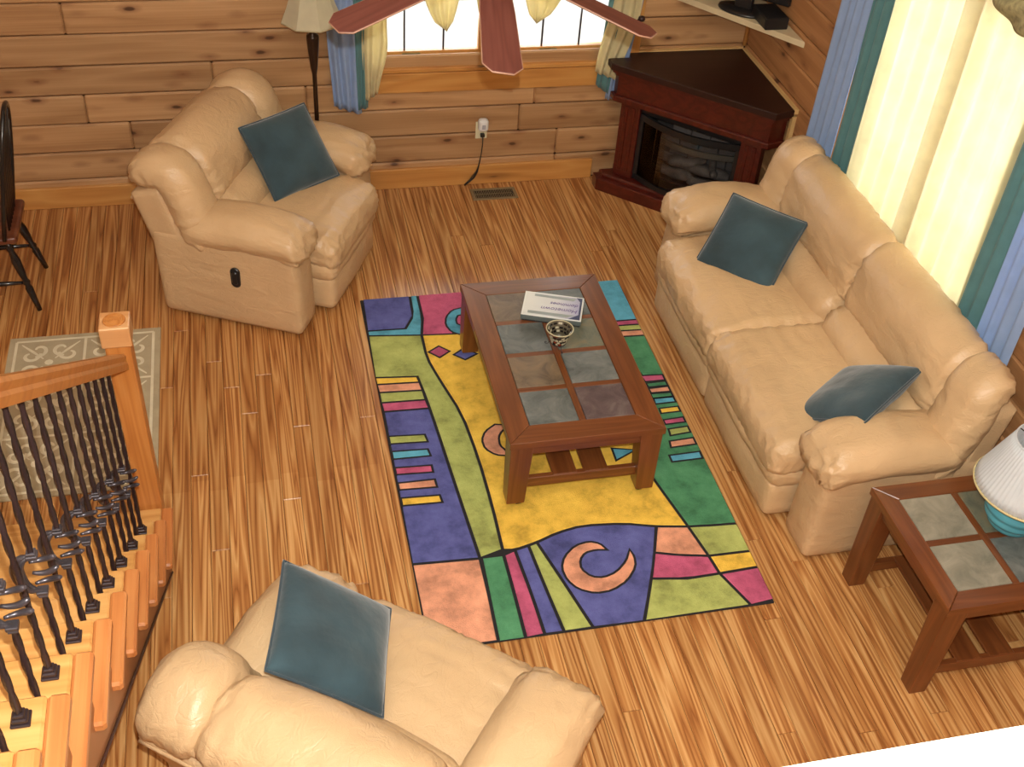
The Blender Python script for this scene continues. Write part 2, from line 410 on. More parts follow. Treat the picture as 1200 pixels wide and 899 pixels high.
M['iron'] = plain('dark_bronze_iron', (0.036, 0.022, 0.024), 0.38, metal=0.35, var=0.3)
M['bronze'] = plain('lamp_bronze', (0.045, 0.022, 0.012), 0.3, metal=0.5, var=0.3)
M['tread'] = wood('light_pine_tread', [(0.0, (0.43, 0.18, 0.045)), (0.4, (0.56, 0.275, 0.080)), (1.0, (0.66, 0.37, 0.13))], axis='X', scale=1.0, k=5, rough=0.35, bump=0.03, tone=0.06, stretch=11, fine=0.4, knots=((0.22, 0.075, 0.02), (3.0, 6, 9), 0.06))
M['return'] = wood('orange_oak_return', [(0.0, (0.38, 0.12, 0.032)), (0.5, (0.52, 0.19, 0.055)), (1.0, (0.60, 0.255, 0.085))], axis='Y', scale=1.0, k=5, rough=0.35, bump=0.03, tone=0.06, stretch=14, fine=0.5)
M['rail'] = wood('orange_oak_rail', [(0.0, (0.40, 0.13, 0.028)), (0.5, (0.53, 0.20, 0.045)), (1.0, (0.61, 0.265, 0.07))], axis='Y', scale=1.0, k=5, rough=0.3, bump=0.03, tone=0.05, stretch=14, fine=0.5)
M['newel'] = wood('orange_oak_newel', [(0.0, (0.42, 0.14, 0.032)), (0.5, (0.55, 0.21, 0.05)), (1.0, (0.62, 0.275, 0.08))], axis='Z', scale=1.0, k=5, rough=0.3, bump=0.03, tone=0.05, stretch=14, fine=0.5)
M['string'] = plain('brown_stringer', (0.36, 0.145, 0.05), 0.5, var=0.12)

# ================================================================== ROOM SHELL
BW, RW = 6.46, 3.14                  # back wall face, right wall face
floor = struct(MB().box((-0.4, 2.2, -0.06), (7.2, 8.8, 0.08)).build('floor', M['floor_under']))
rnd = random.Random(3)
BWID = 0.0823
nb = 0
x = -1.66
while x < RW:
    wdt = min(BWID, RW-x)
    y = BW-0.004 - rnd.uniform(0, 0.3)*0
    first = True
    y1 = BW
    while y1 > 1.25:
        L = rnd.uniform(1.3, 3.0) if not first else rnd.uniform(0.6, 2.6)
        first = False
        y0 = max(1.2, y1-L)
        if y0 < 1.55: y0 = 1.2
        o = MB().box((0, 0, -0.010), (wdt-0.0016, y1-y0-0.0016, 0.020), 0.0016).build('floor_board', M['floor'], floor)
        o.location = (x+wdt/2, (y0+y1)/2, rnd.uniform(-0.0006, 0.0))
        y1 = y0; nb += 1
    x += wdt
# the rest of the floor, out of the photograph
o = MB().box((-2.83, 3.0, -0.01), (2.33, 7.0, 0.02)).box((1.3, -0.5, -0.01), (3.64, 3.36, 0.02)).box((-1.1, 0.2, -0.011), (1.1, 2.0, 0.02)).build('floor_surround', M['floor'], floor)

# back wall: dark core with an opening, planks on it
WX0, WX1, WZ0, WZ1 = 0.66, 2.33, 0.86, 2.20
def wall_core(name, boxes):
    mb = MB()
    for c, s in boxes: mb.box(c, s)
    return struct(mb.build(name, M['gap']))
wall_b = wall_core('wall_back', [((-1.67, BW+0.10, 2.6), (4.66, 0.16, 5.2)), ((2.785, BW+0.10, 2.6), (0.91, 0.16, 5.2)),
    ((1.495, BW+0.10, WZ0/2), (1.67, 0.16, WZ0)), ((1.495, BW+0.10, (WZ1+5.2)/2), (1.67, 0.16, 5.2-WZ1))])
courses = [0.0, 0.18, 0.363, 0.546, 0.728, 0.905, 1.092, 1.276, 1.46, 1.645, 1.83, 2.01, 2.20, 2.38, 2.56, 2.75]
rnd = random.Random(11)
def plank(parent, mat, c, s):
    o = MB().box((0, 0, 0), s, 0.010).build('log_plank', mat, parent); o.location = c
for i in range(len(courses)-1):
    z0, z1 = courses[i], courses[i+1]
    segs = [(-3.98, RW)]
    if z1 > WZ0+0.05 and z0 < WZ1-0.05: segs = [(-3.98, WX0), (WX1, RW)]
    for a, b in segs:
        cuts = [a]
        while b-cuts[-1] > 2.6: cuts.append(cuts[-1]+rnd.uniform(1.2, 2.4))
        cuts.append(b)
        for p, q in zip(cuts[:-1], cuts[1:]):
            d = rnd.uniform(-0.002, 0.002)
            plank(wall_b, M['log'], ((p+q)/2, BW+0.012+d, (z0+z1)/2), (q-p-0.002, 0.028, z1-z0-0.005))
MB().box((-0.43, BW+0.012, 3.97), (7.1, 0.03, 2.44)).build('upper_planking', M['log'], wall_b)

# right wall
RY0, RY1, RZ0, RZ1 = 3.36, 5.10, 0.78, 2.22
wall_r = wall_core('wall_right', [((RW+0.10, 5.86, 2.6), (0.16, 1.52, 5.2)), ((RW+0.10, 0.57, 2.6), (0.16, 5.58, 5.2)),
    ((RW+0.10, 4.23, RZ0/2), (0.16, 1.74, RZ0)), ((RW+0.10, 4.23, (RZ1+5.2)/2), (0.16, 1.74, 5.2-RZ1))])
for i in range(len(courses)-1):
    z0, z1 = courses[i], courses[i+1]
    segs = [(0.4, BW)]
    if z1 > RZ0+0.05 and z0 < RZ1-0.05: segs = [(0.4, RY0), (RY1, BW)]
    for a, b in segs:
        cuts = [a]
        while b-cuts[-1] > 3.0: cuts.append(cuts[-1]+rnd.uniform(1.4, 2.6))
        cuts.append(b)
        for p, q in zip(cuts[:-1], cuts[1:]):
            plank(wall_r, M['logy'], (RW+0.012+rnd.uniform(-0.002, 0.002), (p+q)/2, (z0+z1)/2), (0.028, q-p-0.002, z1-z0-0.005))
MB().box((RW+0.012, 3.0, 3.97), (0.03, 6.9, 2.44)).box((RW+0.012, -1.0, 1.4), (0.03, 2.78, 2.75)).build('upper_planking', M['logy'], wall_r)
# the walls and ceiling behind the photographer
struct(MB().box((-4.08, 2.2, 2.6), (0.16, 9.0, 5.2)).build('wall_left', M['log']))
struct(MB().box((-0.4, -2.3, 2.6), (7.4, 0.16, 5.2)).build('wall_front', M['log']))
struct(MB().box((-0.4, 2.2, 5.25), (7.6, 9.2, 0.1)).build('ceiling', M['ceiling']))
# ground outside
struct(MB().box((0, 4, -0.6), (80, 80, 0.2)).build('ground_outside', plain('pale_dry_ground', (0.72, 0.68, 0.60), 0.9)))

bb = MB(); bb.box((-0.9, BW-0.012, 0.07), (6.2, 0.024, 0.14), 0.004)
struct(bb.build('baseboard_back', M['trim']))
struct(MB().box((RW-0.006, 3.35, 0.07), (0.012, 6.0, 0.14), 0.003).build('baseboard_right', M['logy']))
struct(MB().tube([(RW-0.012, BW-0.012, 0.9), (RW-0.012, BW-0.012, 2.75)], 0.014, 8).build('trim_1', M['trimv']))

# ---- window 1 (back wall)
w1 = struct(thing('window_1', 'x', 'x'));
del w1['label']; del w1['category']
w1.location = (1.495, BW, 0)
F = lambda n, c, s, mt, b=0.003: MB().box(c, s, b).build(n, M[mt], w1, world=True)
F('apron', (1.495, BW-0.014, 0.735), (1.86, 0.028, 0.125), 'trim')
F('sill', (1.495, BW+0.000, 0.815), (1.90, 0.055, 0.030), 'trim', 0.006)
F('casing', (0.615, BW-0.014, 1.53), (0.09, 0.028, 1.42), 'trimv')
F('casing', (2.375, BW-0.014, 1.53), (0.09, 0.028, 1.42), 'trimv')
F('head_casing', (1.495, BW-0.014, 2.26), (1.90, 0.028, 0.11), 'trim')
F('frame_side', (0.675, BW+0.10, 1.53), (0.03, 0.15, 1.34), 'trimv'); F('frame_side', (2.315, BW+0.10, 1.53), (0.03, 0.15, 1.34), 'trimv')
F('mullion', (1.495, BW+0.09, 1.53), (0.10, 0.13, 1.34), 'trimv')
F('frame_bottom', (1.495, BW+0.075, 0.845), (1.66, 0.13, 0.03), 'trim')
for (a, b) in ((0.69, 1.445), (1.545, 2.30)):
    sash = MB().box(((a+b)/2, BW+0.06, 0.885), (b-a, 0.045, 0.055), 0.003).box(((a+b)/2, BW+0.06, 2.17), (b-a, 0.045, 0.05), 0.003) \
        .box((a+0.022, BW+0.06, 1.53), (0.044, 0.045, 1.24), 0.003).box((b-0.022, BW+0.06, 1.53), (0.044, 0.045, 1.24), 0.003).build('sash', M['trim'], w1, world=True)
    MB().box(((a+b)/2, BW+0.06, 1.53), (b-a-0.07, 0.006, 1.25)).build('pane', glass('window_glass'), sash, world=True)
    for k in (1, 2):
        xx = a+0.02+(b-a-0.04)*k/3
        MB().box((xx, BW+0.055, 1.53), (0.010, 0.012, 1.25)).build('muntin', M['iron'], sash, world=True)
    for zz in (1.22, 1.53, 1.85):
        MB().box(((a+b)/2, BW+0.056, zz), (b-a-0.08, 0.010, 0.010)).build('muntin', M['iron'], sash, world=True)
    MB().box(((a+b)/2-0.08, BW+0.034, 0.893), (0.11, 0.008, 0.022), 0.002).build('sash_lift', plain('brass_lift', (0.25, 0.20, 0.08), 0.4, 0.6), sash, world=True)

# ---- window 2 (right wall)
w2 = bpy.data.objects.new('window_2', None); COL.objects.link(w2); struct(w2); w2.location = (RW, 4.23, 0)
F2 = lambda n, c, s, mt, b=0.003: MB().box(c, s, b).build(n, M[mt], w2, world=True)
F2('sill', (RW+0.010, 4.23, 0.775), (0.05, 1.96, 0.03), 'trim', 0.006)
F2('apron', (RW-0.005, 4.23, 0.70), (0.016, 1.90, 0.12), 'trim')
F2('casing', (RW-0.006, 3.315, 1.50), (0.018, 0.09, 1.50), 'trimv'); F2('casing', (RW-0.006, 5.145, 1.50), (0.018, 0.09, 1.50), 'trimv')
F2('head_casing', (RW-0.006, 4.23, 2.27), (0.018, 1.92, 0.11), 'trim')
F2('mullion', (RW+0.09, 4.23, 1.50), (0.06, 0.045, 1.44), 'trimv')
for (a, b) in ((3.37, 4.205), (4.255, 5.09)):
    c = (a+b)/2
    sash = MB().box((RW+0.06, c, 0.81), (0.045, b-a, 0.055), 0.003).box((RW+0.06, c, 2.19), (0.045, b-a, 0.05), 0.003).box((RW+0.06, a+0.015, 1.5), (0.045, 0.03, 1.34), 0.003).box((RW+0.06, b-0.015, 1.5), (0.045, 0.03, 1.34), 0.003).build('sash', M['trim'], w2, world=True)
    MB().box((RW+0.06, c, 1.5), (0.006, b-a-0.07, 1.35)).build('pane', glass('side_window_glass'), sash, world=True)
    for k in (1, 2): MB().box((RW+0.055, a+(b-a)*k/3, 1.5), (0.012, 0.012, 1.35)).build('muntin', M['iron'], sash, world=True)
    for zz in (1.15, 1.5, 1.85): MB().box((RW+0.056, c, zz), (0.010, b-a-0.08, 0.012)).build('muntin', M['iron'], sash, world=True)

# ---- the loft's white ledge right below the photographer
struct(MB().box((0.2, 0.205, 3.18), (5.0, 0.32, 0.04), 0.004).box((0.2, 0.22, 2.75), (5.0, 0.16, 0.82)).build('trim_2', M['paint']))

# ================================================================== SOFT SEATING
def ridged(p): return 1.0-2.0*abs(noise.noise(p))
def softbox(mb, size, r=0.9, n=18, bulge=(0, 0, 0), wr=0.0, wf=(6, 6, 6), seed=0.0, gath=(), M4=None, fn=None, power=2.0):
    """a stuffed cushion: rounded block, puffed out, with creases; gath = (axis, sign, amp, freq) pleats near the ends of an axis"""
    h = [s/2 for s in size]; rr = [min(h)*r]*3
    vs = []; ids = {}; fs = []
    ns = [max(6, int(n*min(1.6, hh/max(h)*1.3))) for hh in h]
    def lin(i, k):
        t = -1+2*i/k
        return math.sin(t*PI/2)*0.45+t*0.55
    def vert(a, s, i, j):
        o1, o2 = [(1, 2), (2, 0), (0, 1)][a]
        key = [0, 0, 0]; key[a] = 0 if s < 0 else ns[a]; key[o1] = i; key[o2] = j
        key = tuple(key)
        if key in ids: return ids[key]
        u = [lin(key[k], ns[k]) for k in range(3)]
        p = [u[k]*h[k] for k in range(3)]
        q = [max(-(h[k]-rr[k]), min(h[k]-rr[k], p[k])) for k in range(3)]
        d = Vector([p[k]-q[k] for k in range(3)])
        nn = d.normalized() if d.length > 1e-9 else Vector((0, 0, 0))
        P = Vector(q)+nn*rr[0]
        t = [max(-1, min(1, P[k]/h[k])) for k in range(3)]
        e = [1-abs(t[k])**power for k in range(3)]
        P.x += bulge[0]*t[0]*e[1]*e[2]; P.y += bulge[1]*t[1]*e[0]*e[2]; P.z += bulge[2]*t[2]*e[0]*e[1]
        dsp = 0.0
        if wr:
            sp = Vector((P.x*wf[0]+seed, P.y*wf[1]+seed*1.7, P.z*wf[2]-seed))
            dsp += wr*(ridged(sp)*0.6+0.5*noise.noise(sp*2.3)-0.25)
        for ax, sg, amp, fq in gath:
            tt = t[ax]*sg if sg else abs(t[ax])
            if tt > 0.25:
                k = ((tt-0.25)/0.75)**2
                o = [0, 1, 2]; o.remove(ax)
                pp = Vector((P[o[0]]*fq+seed*3, P[o[1]]*fq-seed, P[ax]*2.5))
                dsp += amp*k*(ridged(pp)-0.45)
        P += nn*dsp
        if fn: P = fn(P, t)
        ids[key] = len(vs); vs.append(P)
        return ids[key]
    for a in range(3):
        o1, o2 = [(1, 2), (2, 0), (0, 1)][a]
        for s in (-1, 1):
            for i in range(ns[o1]):
                for j in range(ns[o2]):
                    q = [vert(a, s, i, j), vert(a, s, i+1, j), vert(a, s, i+1, j+1), vert(a, s, i, j+1)]
                    fs.append(q if s > 0 else q[::-1])
    return mb.add(vs, fs, True, M4)
def cushion(name, parent, c, size, mat=None, M4=None, **kw):
    mb = MB(); MM = T(*c) if M4 is None else M4 @ T(*c)
    softbox(mb, size, M4=MM, **kw)
    return mb.build(name, mat or M['leather'], parent)

def upholstered(root, W, nseat, rake, yback, seed, armw=0.255, handle=True, bend=(0.105, 2.75, 0.05, 0.375, 0.165), yfront=0.53):
    """front is +y; W overall width"""
    hw = W/2; ai = hw-armw                      # inner face of the arm
    lf, vy = M['leather'], M['vinyl']
    cushion('base', root, (0, 0.0, 0.20), (2*ai+0.06, 0.72, 0.30), vy, r=0.25, n=8)
    for s in (-1, 1):
        xc = s*(hw-armw*0.47)
        def panel(P, t, s=s):
            # the front of the arm panel leans in and rounds over
            P.x += s*0.012*(1-t[2])*0.5
            P.y += 0.012*(1-t[2])
            return P
        pn = cushion('arm_panel', root, (xc, 0.0, 0.275), (armw*0.86, 0.80, 0.51), vy, r=0.30, n=14, bulge=(0.008, 0.012, 0), wr=0.003, wf=(5, 4, 4), seed=seed+s, fn=panel)
        if s > 0 and handle:
            hd = MB()
            for (ry, rz, x1) in ((0.027, 0.034, 0.016), (0.016, 0.024, 0.022)):
                st_ = [(ry*math.cos(a_), (rz if math.sin(a_) >= 0 else -rz)+ry*math.sin(a_)) for a_ in [k_*PI/12 for k_ in range(24)]]
                hd.prism(st_, 0, x1, Matrix(((0, 0, 1, hw-0.006), (1, 0, 0, 0.07), (0, 1, 0, 0.335), (0, 0, 0, 1))), bev=0.003)
            hd.build('recline_handle', M['black'], pn)
        def armf(P, t, s=s):
            P.z += -0.035*max(0, t[1])**3 + 0.012*(1-t[1]**2) - 0.03*max(0, -t[1])
            P.x += s*0.01*t[1]
            return P
        cushion('arm_cushion', root, (s*(hw-armw*0.50), 0.105, 0.565), (armw*1.18, 0.68, 0.165), lf, r=0.95, n=26, bulge=(0.012, 0.01, 0.03), wr=0.009, wf=(5, 6, 6), seed=seed+2*s+5,
                gath=((1, 1, 0.030, 30), (1, -1, 0.014, 26)), fn=armf)
    # seats
    sw = 2*ai/nseat
    for k in range(nseat):
        xc = -ai+sw*(k+0.5)
        def seatf(P, t):
            f = max(0, t[1])
            P.z += -0.035*f**4 - 0.01*(1-t[1]**2)*(1-t[0]**2)
            return P
        cushion('seat_cushion', root, (xc, yfront-0.385, 0.405), (sw+0.035, 0.79, 0.185), lf, r=0.72, n=40, bulge=(0.0, 0.008, 0.035), wr=0.010, wf=(2.2, 9, 5), seed=seed+9+k*3,
                gath=((0, 0, 0.012, 26), (1, 1, 0.010, 26)), fn=seatf)
        cushion('footrest_roll', root, (xc, yfront-0.155, 0.285), (sw+0.03, 0.30, 0.125), lf, r=0.85, n=24, bulge=(0, 0.018, 0.0), wr=0.005, wf=(7, 4, 4), seed=seed+21+k, gath=((0, 0, 0.008, 20),))
        cushion('footrest_panel', root, (xc, yfront-0.165, 0.135), (sw-0.005, 0.29, 0.215), lf, r=0.35, n=20, bulge=(0, 0.016, 0), wr=0.004, wf=(9, 4, 3), seed=seed+31+k)
    # back frame: u across, w out of the back, v up along it; the cushions bend over the top towards the rear
    B = T(0, yback, 0.40) @ Matrix.Rotation(rake, 4, 'X')
    R_, sweep, w0, v1, th = bend
    rear = w0-R_+R_*math.cos(sweep)-th*0.30
    sh = cushion('back_shell', root, (0, (rear-0.02)/2, 0.09+0.02), (W-0.035, abs(rear)-0.02, v1+0.22), vy, M4=B, r=0.22, n=18)
    if nseat == 1:
        rim = []
        for i in range(25):
            u = -1+2*i/24
            rim.append(B @ Vector((u*(hw-0.024), rear+0.002, v1+0.012-0.012*abs(u)**6)))
        MB().tube(rim, 0.008, 8).build('piping', lf, sh)
    def bender(v0, out=0.0):
        a_ = v1-v0; L = a_+R_*sweep
        def f(P, t):
            s_ = P.z+L/2
            if s_ < a_:
                bw, bv, nw, nv = w0, v0+s_, 1.0, 0.0
            else:
                an = (s_-a_)/R_
                bw, bv, nw, nv = w0-R_+R_*math.cos(an), v1+R_*math.sin(an), math.cos(an), math.sin(an)
            k = max(0.0, 1-s_/(a_+1e-6)) if s_ < a_ else 0.0
            return Vector((P.x, bw+nw*P.y+out*k*k, bv+nv*P.y))
        return f, L
    wing = 0.25 if nseat == 1 else 0.25
    cw = (W-2*wing)/nseat
    for k in range(nseat):
        xc = -hw+wing+cw*(k+0.5)
        f, L = bender(0.17)
        cushion('back_cushion', root, (xc, 0, 0), (cw+0.02, th, L), lf, M4=B, r=0.92, n=40, bulge=(0.004, 0.035, 0.0), wr=0.009, wf=(3.5, 4, 11), seed=seed+41+k*5,
                gath=((0, 0, 0.020, 26), (2, -1, 0.012, 26), (2, 1, 0.010, 24)), fn=f)
        cushion('lumbar_cushion', root, (xc, w0+0.045, 0.085), (cw+0.01, 0.22, 0.235), lf, M4=B, r=0.9, n=26, bulge=(0.0, 0.025, 0.01), wr=0.006, wf=(3, 5, 8), seed=seed+61+k*5,
                gath=((0, 0, 0.020, 26),))
    for s in (-1, 1):
        f0, L = bender(0.0, 0.05)
        def wf_(P, t, s=s, f0=f0):
            Q = f0(P, t)
            Q.x -= s*0.03*max(0, t[2])**2
            return Q
        cushion('wing_cushion', root, (s*(hw-wing*0.5), 0, 0), (wing+0.01, th*1.0, L), lf, M4=B, r=0.92, n=40, bulge=(0.004, 0.03, 0.0), wr=0.009, wf=(5, 4, 9), seed=seed+71+s,
                gath=((2, -1, 0.018, 28), (2, 1, 0.014, 26), (0, 0, 0.006, 24)), fn=wf_)
    return root

a = math.radians(-26); 
rec = thing('recliner_armchair', 'wide tan leather recliner by the log wall in front of the floor lamp', 'armchair', (0.05, 5.66, 0), a-PI/2, 'matching tan leather recliners')
upholstered(rec, 1.20, 1, math.radians(18), -0.17, 3.1)
a2 = math.radians(51.5)
rec2 = dup(rec, (0.236, 2.145, 0), a2-PI/2)
rec2['label'] = 'wide tan leather recliner seen from behind at the bottom beside the stairs'
sofa = thing('sofa', 'long two-seat tan leather sofa under the big curtained window', 'sofa', (2.67, 4.115, 0), PI/2)
upholstered(sofa, 2.22, 2, math.radians(9), -0.205, 17.7, armw=0.265, handle=False, bend=(0.070, 2.2, 0.035, 0.425, 0.145))

# ---- throw pillows
def pillow_mesh(s=0.44, t=0.075):
    mb = MB(); n = 22; vs = []; fs = []; edge = []
    for side in (1, -1):
        for i in range(n+1):
            for j in range(n+1):
                u, v = -1+2*i/n, -1+2*j/n
                u, v = math.sin(u*PI/2)*0.5+u*0.5, math.sin(v*PI/2)*0.5+v*0.5
                k = (max(0, 1-abs(u)**5)*max(0, 1-abs(v)**5))**0.5 * (0.66+0.34*(1-u*u)*(1-v*v))
                px = u*s/2*(1-0.025*(1-v*v)); py = v*s/2*(1-0.025*(1-u*u))
                dz = 0.010*noise.noise(Vector((u*2.1+side*3, v*2.1, 1.3)))*k
                vs.append(Vector((px, py, side*t*k+dz)))
        off = 0 if side > 0 else (n+1)**2
        for i in range(n):
            for j in range(n):
                a_ = off+i*(n+1)+j
                q = [a_, a_+n+1, a_+n+2, a_+1]
                fs.append(q if side > 0 else q[::-1])
    mb.add(vs, fs, True)
    lp = []
    for k in range(4*n):
        sd, j = divmod(k, n); t_ = -1+2*j/n; t_ = math.sin(t_*PI/2)*0.5+t_*0.5
        b = s/2*(1-0.025*(1-t_*t_)); e = t_*s/2
        lp.append([(e, -b, 0), (b, e, 0), (-e, b, 0), (-b, -e, 0)][sd])
    return mb, lp
pmb, plp = pillow_mesh()
pil0 = thing('throw_pillow', 'x', 'pillow', group='square teal velvet throw pillows')
pb = pmb.build('cover', M['velvet'], pil0)
MB().tube(plp, 0.0055, 6, closed=True).build('piping', M['piping'], pil0)
def pose(o, c, nx, nn, s):
    z = Vector(nn).normalized(); xx = Vector(nx); xx = (xx-z*xx.dot(z)).normalized(); yy = z.cross(xx)
    mm = Matrix.Identity(4)
    for i in range(3): mm[i][0], mm[i][1], mm[i][2] = xx[i], yy[i], z[i]
    o.rotation_euler = mm.to_euler(); o.location = c; o.scale = (s, s, s)
spots = [((0.200, 5.755, 0.685), (0.84, 0.55, 0.02), (0.4, -0.65, 0.65), 'dark teal velvet pillow leaning on the recliner by the log wall'),
         ((2.52, 4.65, 0.62), (0.66, -0.75, -0.01), (-0.48, -0.43, 0.76), 'teal velvet pillow flat against the far arm of the sofa'),
         ((2.568, 3.446, 0.595), (0.32, -0.75, 0.58), (-0.42, 0.43, 0.80), 'teal velvet pillow seen edge-on at the near arm of the sofa'),
         ((0.107, 2.385, 0.74), (0.80, -0.15, -0.58), (0.56, -0.12, 0.82), 'teal velvet pillow on the near recliner at the bottom, largest of the pillows')]
for i, (c, nx, nn, lb) in enumerate(spots):
    o = pil0 if i == 0 else dup(pil0)
    pose(o, c, nx, nn, 1.0); o['label'] = lb
